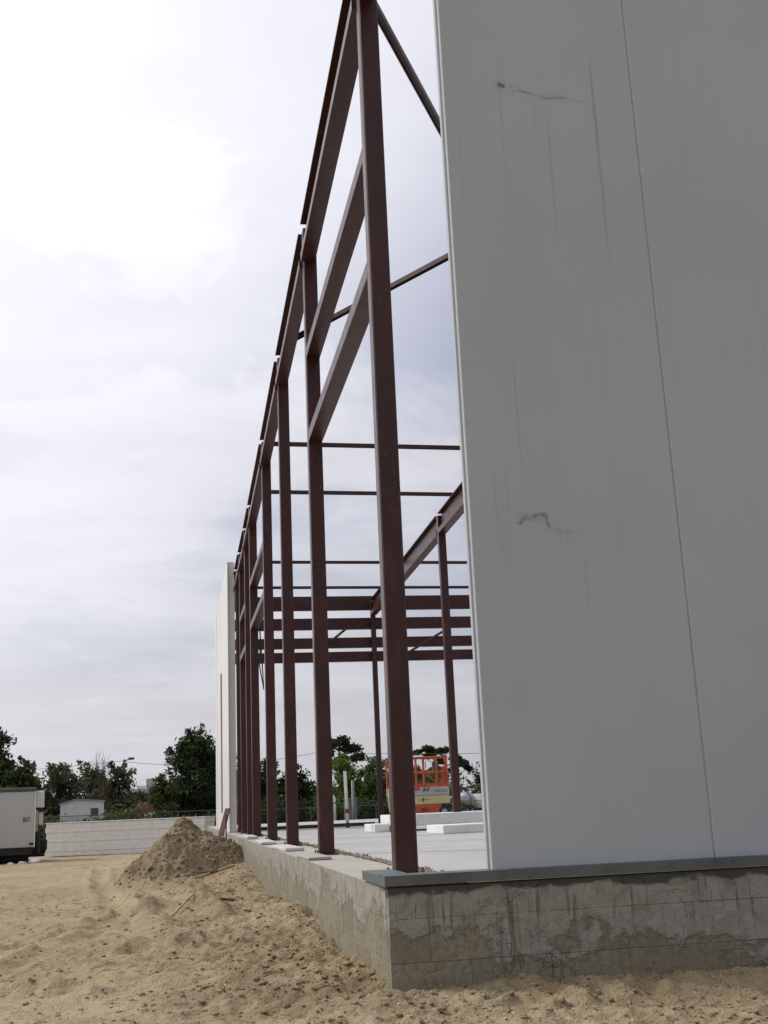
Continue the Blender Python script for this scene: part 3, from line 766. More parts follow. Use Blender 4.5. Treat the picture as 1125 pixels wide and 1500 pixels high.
# rear wall girts
for (za, zb) in ((4.73, 5.05), (4.291, 4.549), (3.872, 4.104), (3.563, 3.787)):
    mb = MB(); t = 0.03
    mb.prism([(YB, za), (YB + 0.09, za), (YB + 0.09, za + 0.014), (YB + 0.014, za + 0.014), (YB + 0.014, zb - 0.014), (YB + 0.09, zb - 0.014), (YB + 0.09, zb), (YB, zb)], 0, 0.22, 14.0)
    mb.build('rear_girt', M_STEEL, frame)
mb = MB(); mb.prism([(YB - 0.06, 0.001), (YB + 0.08, 0.001), (YB + 0.08, 0.07), (YB - 0.06, 0.07)], 0, 0.56, 3.24); mb.build('sill_channel', M_STEEL, frame)
# inner beam line
XI = 3.31
def HI(y): return 5.186 - 0.0275 * (y - 10.35)
for cy in (4.6, 12.45, 19.50):
    column(XI, cy, 0.0, HI(cy) - 0.03, w=0.125 if cy < 19 else 0.11)
for a, b in ((4.6, 12.45), (12.45, 19.5)):
    ibeam_y(XI + 0.02, a + 0.12, b - 0.002, HI, depth=0.35, mat=M_STEELG, name='inner_beam')
# roof struts and diagonals
def strut(a, b, w, name='roof_strut'):
    a = Vector(a); b = Vector(b); mb = MB()
    mb.bar(a, b, w, 0.008)
    dz = Vector((0, 0, w / 2)); dirn = (b - a).normalized(); side = dirn.cross(Vector((0, 0, 1))).normalized() * (w / 2)
    q = dirn.to_track_quat('Z', 'Y')
    mb.bar(a + side - dz * 0, b + side, 0.008, w)
    mb.bar(a - side - dz * 0, b - side, 0.008, w)
    return mb.build(name, M_STEEL, frame)
for (yy, zz_) in ((9.9, 5.49), (12.05, 5.373), (16.35, 5.137), (18.42, 5.023)):
    strut((0.30, yy, zz_ + 0.005), (9.0, yy + 0.16, zz_ - 0.02), 0.052)
strut((0.32, 1.05, 5.965), (2.09, 4.06, 5.813), 0.049, 'diagonal_brace')
strut((0.24, 6.62, 5.672), (2.03, 4.08, 5.815), 0.049, 'diagonal_brace')
strut((2.09, 4.07, 5.80), (3.31, 4.66, 5.32), 0.06, 'diagonal_brace')
for pts in ([(2.36, 19.45, 3.98), (2.70, 19.45, 4.25), (2.74, 19.45, 4.28)], [(4.10, 19.45, 3.70), (4.90, 19.45, 4.15), (4.98, 19.45, 4.19)]):
    MB().tube(pts, 0.032, 6).build('rear_brace', M_STEELG, frame)

# ------------------------------------------------------------------ grey insulated wall on the right
wall = thing('insulated_wall', 'tall shaded grey white insulated panel wall with drip stains, at right', 'wall')
XE, PW, T = 0.553, 1.213, 0.125
WTOP, WBOT = 6.45, 0.057
k = 0; x = XE
while x < 8.0:
    x2 = x + PW; y0 = 0.06; y1 = y0 + T; g = 0.007; c = 0.004
    # tongue on the left edge, plain right edge
    prof = [(x + 0.0, y0 + c), (x + c, y0), (x2 - g - c, y0), (x2 - g, y0 + c), (x2 - g, y1 - c), (x2 - g - c, y1), (x + c, y1), (x, y1 - c),
            (x, y1 - 0.022), (x + 0.012, y1 - 0.024), (x + 0.012, y1 - 0.036), (x - 0.010 * (k == 0), y1 - 0.040), (x - 0.010 * (k == 0), y0 + 0.046), (x + 0.012, y0 + 0.042), (x + 0.012, y0 + 0.026), (x, y0 + 0.022)]
    o = MB().prism(prof, 2, WBOT, WTOP).build('wall_panel', M_WALL, wall)
    MB().box(x2 - 0.012, x2 + 0.010, y0 + 0.003, y0 + 0.02, WBOT + 0.001, WTOP - 0.001).build('joint_seal', M_SEAL, o)
    if k == 0:
        MB().box(x + 0.001, x + 0.011, y0 + 0.0265, y0 + 0.0415, WBOT + 0.001, WTOP - 0.001).build('edge_gasket', M_SEAL, o)
    x = x2; k += 1

# far white wall
fw = thing('white_wall', 'tall sunlit white insulated panel wall at the far end of the frame', 'wall')
yy = 18.45; k = 0; XP = 0.055
rg = random.Random(5)
while yy < 26.0:
    y2 = yy + 1.10; g = 0.004; dx = rg.uniform(-0.004, 0.004)
    prof = [(XP + dx, yy), (XP + dx, y2 - g), (XP + dx + 0.15, y2 - g), (XP + dx + 0.15, yy)]
    if k == 0: prof = [(XP, yy), (XP, y2 - g), (XP + 0.15, y2 - g), (XP + 0.15, yy), (XP + 0.135, yy), (XP + 0.133, yy + 0.03), (XP + 0.02, yy + 0.03), (XP + 0.018, yy)]
    o = MB().prism(prof, 2, 0.01, 5.60).build('wall_panel', M_PANEL, fw)
    if k < 5: MB().box(XP + 0.005, XP + 0.02, y2 - 0.012, y2 + 0.008, 0.011, 5.59).build('joint_seal', M_SEAL, o)
    if k == 3: MB().box(XP - 0.03, XP - 0.005, yy + 0.1, yy + 0.32, 0.4, 3.62).build('door_trim', M_LGREY, o)
    yy = y2; k += 1

# plank leaning on the far wall, stake
def plank(a, b, w, t, mat, name, label, cat):
    a = Vector(a); b = Vector(b); o = MB().cbox(-w / 2, w / 2, -t / 2, t / 2, 0, (b - a).length, 0.004).build(name, mat)
    o.location = a; o.rotation_euler = (b - a).to_track_quat('Z', 'Y').to_euler(); return tag(o, label, cat)
plank((-0.30, 16.6, gz(-0.30, 16.6) - 0.03), (-0.02, 17.35, 0.47), 0.10, 0.04, M_WOOD, 'plank', 'dark weathered plank leaning beside the end of the white wall', 'plank')
o = MB().tube([(-0.10, 16.2, gz(-0.1, 16.2) - 0.05), (-0.105, 16.2, 0.37)], 0.012, 6).build('steel_stake', M_STEELG)
tag(o, 'thin rusty stake standing by the leaning plank', 'stake')

# ------------------------------------------------------------------ small pieces on the ledge
def ledge_piece(x0, x1, y0, y1, h, mat, label, name='foam_offcut', cat='offcut', z=0.003, rz=0.0):
    o = MB().cbox(-(x1 - x0) / 2, (x1 - x0) / 2, -(y1 - y0) / 2, (y1 - y0) / 2, 0, h, min(0.008, h * 0.2)).build(name, mat)
    o.location = ((x0 + x1) / 2, (y0 + y1) / 2, z); o.rotation_euler = (0, 0, rz)
    return tag(o, label, cat)
ledge_piece(0.005, 0.19, 5.75, 7.05, 0.035, M_PAD, 'white foam offcut on the ledge between second and third column', rz=0.03)
ledge_piece(0.01, 0.19, 8.6, 10.1, 0.03, M_PAD, 'flat white foam offcut on the ledge before the fourth column', rz=-0.02)
ledge_piece(0.02, 0.18, 11.9, 13.2, 0.04, M_PAD, 'white foam offcut on the ledge before the fifth column')
ledge_piece(0.0, 0.185, 3.55, 4.40, 0.022, M_LEDGE, 'thin grey concrete shim beside the second column base', 'concrete_shim', 'shim', rz=0.01)

# ------------------------------------------------------------------ panels lying on the slab
def slab_panel_piece(loc, L, W, H, rz, label, name='foam_board'):
    o = MB().cbox(0, L, 0, W, 0, H, 0.006).build(name, M_FOAM)
    o.location = loc; o.rotation_euler = (0, 0, rz); return tag(o, label, 'board')
slab_panel_piece((2.46, 9.55, 0.001), 1.6, 0.95, 0.11, 0.02, 'narrow white panel lying flat on the slab beside the grey wall')
for i, xx in enumerate((2.45, 3.3, 4.3)):
    tag(MB().cbox(xx, xx + 0.12, 12.3, 13.5, 0.001, 0.085, 0.005).build('timber_bearer', M_DGREY), ['dark timber bearer under the left end of the raised white panel', 'dark timber bearer under the middle of the raised white panel', 'dark timber bearer under the right end of the raised white panel'][i], 'timber', 'bearers under the raised panel')
slab_panel_piece((2.28, 12.2, 0.0865), 3.0, 1.3, 0.165, -0.02, 'thick white panel raised on dark timbers across the slab')
slab_panel_piece((2.02, 12.4, 0.001), 0.24, 1.0, 0.12, 0.0, 'short white panel offcut behind the first column on the slab')
o = MB().tube([(2.40, 17.93, 0.001), (2.375, 17.93, 1.12)], 0.035, 10)
pp = thing('standing_pipe', 'white plastic pipe with red band standing on the slab', 'pipe', loc=(0, 0, 0))
o.build('pipe', M_PIPE, pp, True)
MB().tube([(2.3955, 17.93, 0.28), (2.394, 17.93, 0.37)], 0.0375, 10).build('red_band', M_RED, pp)
MB().tube([(2.40, 17.93, 0.003), (2.398, 17.93, 0.10)], 0.038, 10).build('foot_band', M_STEEL, pp)
# loose cable hanging on the fifth column
cb = MB().tube([(0.36, 13.45, 3.55), (0.38, 13.44, 3.1), (0.345, 13.44, 2.8), (0.42, 13.44, 2.35), (0.40, 13.44, 2.75), (0.37, 13.44, 3.3)], 0.012, 6).build('hanging_cable', M_BLACK)
tag(cb, 'black cable loop hanging from the girt at the fifth column', 'cable')

# sticks on the ground
def stick(pts, r, label, mat=M_WOODP):
    pts = [(x, y, gz(x, y) + h) for x, y, h in pts]
    return tag(MB().tube(pts, r, 6).build('stick', mat), label, 'stick')
stick([(-0.95, 10.6, 0.03), (-0.55, 10.9, 0.06), (-0.2, 11.4, 0.05)], 0.018, 'pale stick lying in front of the soil heap')
stick([(-0.72, 12.3 - 1.3, 0.10), (-0.45, 10.85, 0.05)], 0.02, 'short dark stick at the toe of the soil heap', M_WOOD)
stick([(-1.05, 5.3, 0.015), (-0.85, 5.75, 0.02)], 0.011, 'thin pale stick lying on the rutted sand')
stick([(-0.62, 5.1, 0.015), (-0.50, 5.2, 0.025)], 0.012, 'short reddish stick near the foundation', M_WOOD)

# ------------------------------------------------------------------ stack of wall panels in the yard
stk = thing('panel_stack', 'long stack of white insulated panels on the sand beyond the soil heap', 'panel stack', loc=(-5.3, 35.6, 0.0), rz=math.atan2(-1.9, 5.35))
zb = -0.77; L = 5.55
for i in range(7):
    MB().cbox(0.0 + 0.02 * math.sin(i * 2.1), L + 0.02 * math.cos(i * 3.3), -0.01 * (i % 2), 1.1, zb + 0.1515 * i + 0.001, zb + 0.1515 * (i + 1) - 0.001, 0.005).build('stacked_panel', M_FOAM, stk)
for xx in (0.3, 2.8, 5.2):
    MB().box(xx, xx + 0.1, 0.05, 1.05, zb - 0.10, zb).build('bearer', M_WOOD, stk)
MB().cbox(-0.03, L + 0.04, -0.03, 1.13, zb + 1.063, zb + 1.085, 0.006).build('top_wrap', M_FOAM, stk)

# ------------------------------------------------------------------ site trailer
def build_trailer():
    t = thing('site_trailer', 'white site office trailer with dark roof edge beside the panel stack', 'trailer', loc=(-5.05, 30.2, 0.0), rz=R(7))
    x0, x1, y0, y1, z0, z1 = -6.0, 0.0, 0.0, 2.3, -0.33, 1.26
    MB().cbox(x0, x1, y0, y1, z0, z1, 0.02).build('body', M_TRAIL, t)
    MB().cbox(x0 - 0.03, x1 + 0.01, y0 - 0.03, y1 + 0.03, z1 + 0.001, z1 + 0.11, 0.02).build('roof_edge', M_DGREY, t)
    MB().box(x0 + 0.2, x1 - 0.08, y0 + 0.06, y1 - 0.06, z0 - 0.20, z0 - 0.002).build('chassis', M_BLACK, t)
    MB().box(x0 + 0.3, x1 - 0.15, y0 + 0.5, y1 - 0.3, -0.72, z0 - 0.202).build('underframe', M_BLACK, t)
    for xx in (-1.4, -2.3):
        w = MB(); w.tube([(xx, y0 + 0.1, -0.50), (xx, y0 + 0.3, -0.50)], 0.26, 18); o = w.build('wheel', M_BLACK, t)
        MB().tube([(xx, y0 + 0.095, -0.50), (xx, y0 + 0.1, -0.50)], 0.13, 14).build('rim', M_LGREY, o)
    wd = MB().box(-1.80, -1.07, y0 - 0.012, y0 - 0.001, 0.42, 1.02).build('window', M_GLASS, t)
    for xx in (-1.84, -1.07): MB().box(xx, xx + 0.04, y0 - 0.02, y0 - 0.001, 0.40, 1.04).build('window_frame', M_LGREY, wd)
    MB().box(-0.36, -0.14, y0 - 0.006, y0 - 0.001, 0.38, 0.54).build('notice_plate', M_LGREY, t)
    pl = MB()
    for (a, b, c, e) in ((-0.345, -0.27, 0.40, 0.45), (-0.345, -0.29, 0.47, 0.52), (-0.255, -0.235, 0.40, 0.52), (-0.21, -0.195, 0.40, 0.52), (-0.17, -0.155, 0.41, 0.52)):
        pl.box(a, b, y0 - 0.009, y0 - 0.0065, c, e)
    pl.build('notice_print', M_DGREY, t)
    MB().box(-0.16, -0.03, y0 - 0.006, y0 - 0.001, -0.27, -0.20).build('marker_plate', M_BLACK, t)
    MB().box(-0.03, 0.004, y0 - 0.015, y0 - 0.001, z0, z1).build('corner_trim', M_WHITE, t)
    ac = MB().cbox(0.002, 0.24, 0.25, 0.95, 0.78, 1.27, 0.02).build('cooling_unit', M_WHITE, t)
    for k in range(6):
        MB().box(0.2405, 0.246, 0.30, 0.90, 0.84 + k * 0.06, 0.86 + k * 0.06).build('louvre', M_LGREY, ac)
    MB().box(0.002, 0.21, 0.3, 0.9, 0.66, 0.775).build('unit_bracket', M_BLACK, t)
    MB().cbox(0.09, 0.22, 0.35, 0.6, 0.28, 0.655, 0.01).build('downpipe', M_PIPE, t)
    MB().cbox(0.002, 0.07, 0.1, 0.22, 0.10, 0.70, 0.01).build('conduit', M_LGREY, t)
    MB().tube([(0.06, 0.18, 0.14), (0.09, 0.18, -0.15), (0.10, 0.2, -0.5)], 0.06, 8).build('cable_bundle', M_BLACK, t)
    tg = MB(); tg.cbox(0.002, 0.36, 0.45, 0.95, -0.46, -0.12, 0.04); tg.box(-0.2, 0.3, 0.6, 0.8, -0.62, -0.47); tg.build('hitch_box', M_BLACK, t)
    return t
build_trailer()
rg = random.Random(31)
for i, (x, y, r) in enumerate(((-5.3, 29.5, 0.07), (-4.95, 29.45, 0.10), (-5.6, 29.4, 0.06))):
    bm = bmesh.new(); bmesh.ops.create_icosphere(bm, subdivisions=2, radius=r)
    for q in bm.verts: q.co = Vector((q.co.x * 1.6, q.co.y, q.co.z * 0.8)) * rg.uniform(0.75, 1.25)
    me = bpy.data.meshes.new('crumpled_sheet'); bm.to_mesh(me); bm.free()
    o = link('crumpled_sheet', me, M_FOAM); o.location = (x, y, gz(x, y) + r * 0.5)
    tag(o, ['crumpled white sheet on the ground, middle of three by the trailer', 'largest crumpled white sheet below the trailer hitch', 'small crumpled white sheet under the trailer, leftmost'][i], 'litter', 'white litter by the trailer')

# ------------------------------------------------------------------ scissor lift
def build_lift():
    t = thing('scissor_lift', 'orange scissor lift with railed platform standing on the far slab', 'scissor lift', loc=(5.25, 29.3, 0.0), rz=R(-10))
    L, W = 1.90, 0.80
    MB().cbox(0.12, L - 0.25, 0.0, W, 0.10, 0.40, 0.02).build('chassis', M_ORANGE, t)
    for xx in (0.30, L - 0.18):
        for yy in (-0.03, W - 0.09):
            w = MB().tube([(xx, yy, 0.16), (xx, yy + 0.12, 0.16)], 0.16, 16).build('wheel', M_BLACK, t)
            MB().tube([(xx, yy - 0.004, 0.16), (xx, yy - 0.0005, 0.16)], 0.085, 12).build('hub', M_LGREY, w)
    for k in range(3):
        z = 0.42 + k * 0.055
        o = MB(); o.bar((0.15, 0.12, z), (L - 0.1, 0.12, z + 0.03), 0.05, 0.045); o.bar((0.15, W - 0.12, z + 0.03), (L - 0.1, W - 0.12, z), 0.05, 0.045); o.build('scissor_arm', M_CREAM, t)
    MB().cbox(0.05, L + 0.01, 0.01, 0.055, 0.40, 0.65, 0.008).build('side_panel', M_CREAM, t)
    MB().cbox(0.0, L, -0.01, W + 0.01, 0.66, 0.90, 0.015).build('platform', M_LGREY, t)
    MB().box(0.55, 1.02, -0.016, -0.0105, 0.80, 0.895).build('stripe', M_ORANGE, t)
    rail = [0.03, 0.45, 0.93, 1.16, 1.55, L - 0.04]
    for yy in (0.02, W - 0.02):
        for xx in rail:
            MB().tube([(xx, yy, 0.90), (xx, yy, 1.78)], 0.024, 8).build('rail_post', M_ORANGE, t)
        for zz in (1.78, 1.34):
            MB().tube([(0.02, yy, zz), (L - 0.02, yy, zz)], 0.026 if zz > 1.5 else 0.03, 8).build('rail', M_ORANGE, t)
        MB().box(0.02, L - 0.02, yy - 0.008, yy + 0.008, 0.905, 1.0).build('toe_board', M_ORANGE, t)
    for xx in (0.02, L - 0.02):
        for zz in (1.78, 1.34):
            MB().tube([(xx, 0.02, zz), (xx, W - 0.02, zz)], 0.024, 8).build('rail', M_ORANGE, t)
    MB().tube([(1.15, 0.02, 1.32), (1.62, 0.02, 0.95)], 0.02, 8).build('brace', M_ORANGE, t)
    MB().cbox(L - 0.22, L - 0.03, 0.06, 0.2, 0.92, 1.50, 0.02).build('gate_panel', M_ORANGE, t)
    MB().cbox(1.42, 1.62, 0.05, 0.25, 1.32, 1.66, 0.03).build('control_box', M_DGREY, t)
    MB().tube([(1.40, 0.1, 1.62), (1.30, 0.1, 1.72), (1.22, 0.1, 1.62), (1.22, 0.1, 1.45)], 0.014, 6).build('cable', M_BLACK, t)
    def txt(s, x, z, size, mat):
        cu = bpy.data.curves.new('lettering', 'FONT'); cu.body = s; cu.size = size; cu.extrude = 0.002; cu.shear = 0.25; cu.offset = 0.004
        tmp = bpy.data.objects.new('lettering', cu); COL.objects.link(tmp)
        dg = bpy.context.evaluated_depsgraph_get(); me = bpy.data.meshes.new_from_object(tmp.evaluated_get(dg)); me.materials.clear()
        bpy.data.objects.remove(tmp)
        o = link('lettering', me, mat, t); o.location = (x, -0.0165, z); o.rotation_euler = (math.pi / 2, 0, 0)
    txt('JLG', 1.10, 0.79, 0.13, M_INK); txt('JLG', 1.02, 0.20, 0.13, M_INK)
    for (a, b, c, e) in ((1.45, 1.84, 0.785, 0.80), (1.45, 1.84, 0.745, 0.755), (0.95, 1.30, 0.52, 0.535), (1.08, 1.12, 0.47, 0.58)):
        MB().box(a, b, -0.014 if c > 0.6 else 0.006, -0.0105 if c > 0.6 else 0.0098, c, e).build('print_line', M_DGREY, t)
    MB().tube([(0.12, -0.02, 0.95), (0.06, -0.05, 0.6), (0.10, -0.02, 0.2)], 0.03, 8).build('ladder_hose', M_CREAM, t)
build_lift()

# ------------------------------------------------------------------ concrete mixer truck, far right
def build_mixer():
    t = thing('mixer_truck', 'concrete mixer lorry with silver drum and white cab beyond the slab', 'lorry', loc=(31.9, 130.5, -0.95), rz=R(38)); t.scale = (0.88, 0.88, 0.88)
    pr_ = [(0.0, 0.35), (0.35, 0.62), (1.0, 0.98), (1.8, 1.1), (2.6, 1.0), (3.3, 0.6)]
    n = 20; V = []; F = []
    for (u, r) in pr_:
        for k in range(n):
            a = 2 * math.pi * k / n; V.append((u, r * math.cos(a), 1.75 + r * math.sin(a) - 0.10 * u + 0.25))
    for i in range(len(pr_) - 1):
        for k in range(n): F.append((i * n + k, i * n + (k + 1) % n, (i + 1) * n + (k + 1) % n, (i + 1) * n + k))
    F += [tuple(range(n))[::-1], tuple(range((len(pr_) - 1) * n, len(pr_) * n))]
    dr = MB().raw(V, F).build('drum', M_CHROME, t, True)
    MB().tube([(1.45, 1.115 * math.cos(a / 10 * math.pi), 1.86 + 1.115 * math.sin(a / 10 * math.pi)) for a in range(21)], 0.05, 6).build('drum_band', M_DGREY, dr)
    MB().box(-0.5, 6.2, -0.45, 0.45, 0.62, 0.86).build('chassis', M_DGREY, t)
    MB().box(0.2, 0.5, -0.5, 0.5, 0.87, 1.45).box(2.8, 3.05, -0.5, 0.5, 0.87, 1.4).build('drum_stand', M_DGREY, t)
    MB().raw([(-0.5, -0.3, 2.5), (0.2, -0.3, 2.45), (0.1, 0.3, 2.45), (-0.5, 0.3, 2.5), (-0.8, -0.2, 1.2), (-0.5, -0.2, 1.2), (-0.5, 0.2, 1.2), (-0.8, 0.2, 1.2)], [(0, 1, 2, 3), (4, 5, 6, 7), (0, 1, 5, 4), (3, 2, 6, 7), (0, 3, 7, 4), (1, 2, 6, 5)]).build('chute', M_LGREY, t)
    cb = MB().prism([(3.6, 0.75), (5.9, 0.75), (5.9, 1.55), (4.95, 1.75), (4.75, 2.55), (3.6, 2.65)], 1, -1.1, 1.1).build('cab', M_WHITE, t)
    MB().box(3.95, 4.65, -1.112, -1.101, 1.75, 2.4).build('side_window', M_GLASS, cb)
    for xx in (0.35, 1.55, 5.2):
        for yy in (-1.15, 0.8):
            w = MB().tube([(xx, yy, 0.5), (xx, yy + 0.35, 0.5)], 0.5, 18).build('wheel', M_BLACK, t)
            MB().tube([(xx, yy - 0.01, 0.5), (xx, yy - 0.001, 0.5)], 0.24, 14).build('rim', M_LGREY, w)
build_mixer()

# ------------------------------------------------------------------ yard furniture beyond the slab
o = thing('storage_tank', 'white upright storage tank beyond the far slab edge', 'tank', loc=(4.15, 33.9, 0))
prof_z = [(-0.75, 0.17), (0.72, 0.17), (0.82, 0.12), (0.86, 0.03)]
MB().tube([(0, 0, z) for z, r in prof_z], lambda t_: prof_z[int(round(t_ * 3))][1], 18).build('shell', M_WHITE, o, True)
MB().tube([(0, 0, 0.55), (0, 0, 0.59)], 0.174, 18).build('band', M_DGREY, o)
MB().tube([(0, 0, 0.22), (0, 0, 0.25)], 0.174, 18).build('band', M_LGREY, o)
o = thing('transformer_cabinet', 'grey green transformer cabinet behind the white pipe', 'cabinet', loc=(4.85, 35.7, 0), rz=R(-8))
MB().cbox(0, 0.46, 0, 0.5, -0.8, 0.66, 0.02).build('body', M_UTIL, o)
MB().cbox(-0.03, 0.49, -0.03, 0.53, 0.662, 0.71, 0.01).build('lid', M_UTIL, o)
MB().box(0.22, 0.235, -0.008, -0.001, -0.7, 0.6).build('door_gap', M_DGREY, o)
MB().cbox(0.30, 0.40, -0.02, -0.001, 0.0, 0.12, 0.005).build('handle', M_LGREY, o)
for xx in (0.1, 0.30): MB().tube([(xx, 0.2, 0.711), (xx, 0.2, 0.86)], 0.03, 8).build('bushing', M_LGREY, o)
o = MB().tube([(4.86, 33.5, gz(4.86, 33.5) - 0.1), (4.86, 33.5, 1.28)], 0.055, 10).build('grey_post', M_UTIL, None, True)
tag(o, 'slim grey post standing before the trees beyond the slab', 'post')

# chain-link fence
def build_fence(A, B, label, top=0.52, bot=-0.86, gates=()):
    A = Vector(A); B = Vector(B); L = (B - A).length; n = int(round(L / 2.6)); dirn = (B - A) / L
    t = thing('wire_fence', label, 'fence', loc=(A.x, A.y, 0), rz=math.atan2(dirn.y, dirn.x))
    pm = MB().tube([(0, 0, bot - 0.1), (0, 0, top + 0.03)], 0.022, 8).mesh('post')
    H = top - bot - 0.05; Lb = L / n; mesh = MB(); s = 0.11; k = -H
    while k < Lb:
        a = max(k, 0); b = min(k + H, Lb)
        mesh.bar((a, 0, bot + 0.03 + (a - k)), (b, 0, bot + 0.03 + (b - k)), 0.006)
        mesh.bar((a, 0.007, bot + 0.03 + H - (a - k)), (b, 0.007, bot + 0.03 + H - (b - k)), 0.006); k += s
    mm = mesh.mesh('wire_mesh')
    for i in range(n + 1):
        o = link('post', pm, M_DGREY, t); o.location = (i * L / n, 0.015, 0)
        if i < n:
            o = link('wire_mesh', mm, M_MESHF, t); o.location = (i * L / n, 0, 0)
    MB().tube([(0, 0.012, top), (L, 0.012, top)], 0.016, 6).build('top_rail', M_DGREY, t)
build_fence((-16, 41.0, 0), (1.6, 41.4, 0), 'wire mesh fence behind the stack of white panels', 0.53)
build_fence((1.7, 41.4, 0), (30, 37.6, 0), 'wire mesh fence beyond the floor slab', 0.45)

# ------------------------------------------------------------------ background buildings and vehicles
b = thing('white_shed', 'small white shed with shallow roof among the bushes behind the fence', 'shed', loc=(-5.62, 43.9, -0.9), rz=R(3))
MB().prism([(0, 0), (1.72, 0), (1.72, 1.98), (0.6, 2.06), (0, 1.9)], 1, 0, 1.6).build('wall', M_WHITE, b)
MB().prism([(-0.05, 1.91), (0.6, 2.07), (1.77, 1.985), (1.77, 2.02), (0.6, 2.105), (-0.05, 1.945)], 1, -0.06, 1.66).build('roof', M_LGREY, b)
w = MB().box(1.2, 1.5, -0.02, -0.001, 1.40, 1.72).build('window', M_DGREY, b)
MB().box(1.17, 1.53, -0.04, -0.001, 1.35, 1.395).build('window_sill', M_WHITE, w)
b = thing('red_building', 'dark red building with rooftop unit behind the trees', 'building', loc=(-4.6, 79.0, -0.95), rz=R(1))
MB().box(0, 3.2, 0, 5, 0, 2.95).build('wall', M_BRICKRED, b)
MB().prism([(-0.15, 2.96), (3.35, 2.96), (3.2, 3.25), (0.1, 3.25)], 1, -0.2, 5.2).build('roof', M_LGREY, b)
MB().cbox(1.55, 2.2, 0.5, 1.2, 3.251, 3.95, 0.02).build('rooftop_unit', M_LGREY, b)
MB().cbox(0.95, 1.5, 0.7, 1.2, 3.251, 3.5, 0.02).build('roof_vent', M_WHITE, b)
def car(loc, rz, label):
    t = thing('parked_car', label, 'car', 'cars parked behind the fence', loc, rz)
    MB().prism([(-2.1, 0.35), (2.1, 0.35), (2.15, 0.75), (1.3, 0.9), (0.8, 1.38), (-0.9, 1.42), (-1.6, 0.98), (-2.1, 0.9)], 1, -0.8, 0.8).build('body', M_WHITE, t)
    MB().prism([(-1.3, 0.95), (1.05, 0.93), (0.7, 1.30), (-0.85, 1.34)], 1, -0.812, -0.801).build('side_window', M_GLASS, t)
    for xx in (-1.3, 1.35):
        for yy in (-0.83, 0.62):
            w = MB().tube([(xx, yy, 0.32), (xx, yy + 0.2, 0.32)], 0.32, 14).build('wheel', M_BLACK, t)
            MB().tube([(xx, yy - 0.01, 0.32), (xx, yy - 0.001, 0.32)], 0.18, 12).build('rim', M_LGREY, w)
car((-0.6, 64.5, -0.35), R(6), 'white car parked under the big dark tree behind the fence')
car((2.6, 63.5, -0.55), R(4), 'white car half hidden behind the end of the white wall')
car((5.6, 62.0, -0.45), R(2), 'white car seen between the third and fourth steel columns')

# ------------------------------------------------------------------ utility poles and wires
def upole(x, y, ztop, label, arm=True, lamp=False):
    t = thing('utility_pole', label, 'pole', loc=(x, y, -1.0))
    MB().tube([(0, 0, -0.3), (0.02, 0, ztop + 1.0)], 0.13, 10, 0.09).build('shaft', M_POLE, t, True)
    if arm:
        MB().cbox(-1.05, 0.5, -0.06, 0.06, ztop + 0.72, ztop + 0.82, 0.01).build('crossarm', M_POLE, t)
        for xx in (-0.95, -0.5, 0.4): MB().tube([(xx, 0, ztop + 0.82), (xx, 0, ztop + 0.98)], 0.05, 8).build('insulator', M_DGREY, t)
        MB().tube([(-0.9, -0.12, ztop + 0.25), (-0.9, -0.12, ztop + 0.72)], 0.07, 8).build('cutout', M_DGREY, t)
        MB().tube([(0.22, 0, ztop - 0.3), (0.22, 0, ztop + 0.5)], 0.16, 12).build('transformer', M_DGREY, t)
    if lamp:
        MB().tube([(0, 0, ztop + 0.85), (0.3, 0, ztop + 1.0), (0.5, 0, ztop + 1.0)], 0.04, 8).build('lamp_arm', M_DGREY, t)
        MB().cbox(0.30, 0.75, -0.12, 0.12, ztop + 0.96, ztop + 1.14, 0.04).build('lamp_head', M_DGREY, t)
        MB().cbox(-0.15, 0.25, -0.1, 0.1, ztop + 0.4, ztop + 0.75, 0.03).build('bracket_box', M_DGREY, t)
upole(11.05, 78.3, 5.45, 'tall dark power pole with crossarm rising from the pine between columns')
upole(9.07, 78.6, 4.72, 'thin dark power pole beside the second steel column', arm=False)
upole(8.20, 90.6, 4.75, 'short dark power pole between second and third columns', arm=False)
upole(-4.80, 84.1, 4.60, 'dark lamp pole behind the bushes left of the big tree', arm=False, lamp=True)
def wire(a, b, sag, label):
    a = Vector(a); b = Vector(b); pts = [a.lerp(b, k / 12) - Vector((0, 0, sag * 4 * (k / 12) * (1 - k / 12))) for k in range(13)]
    tag(MB().tube(pts, 0.016, 5).build('power_line', M_DGREY), label, 'cable', 'overhead wires')
wire((-4.8, 84.1, 4.45), (11.05, 78.3, 4.7), 0.7, 'thin overhead wire from lamp pole across to the pine')
wire((-40, 86, 4.4), (-4.8, 84.1, 4.5), 0.6, 'thin overhead wire left of the lamp pole')
wire((11.05, 78.3, 4.2), (60, 74.0, 4.0), 0.5, 'thin overhead wire running right past the pines')

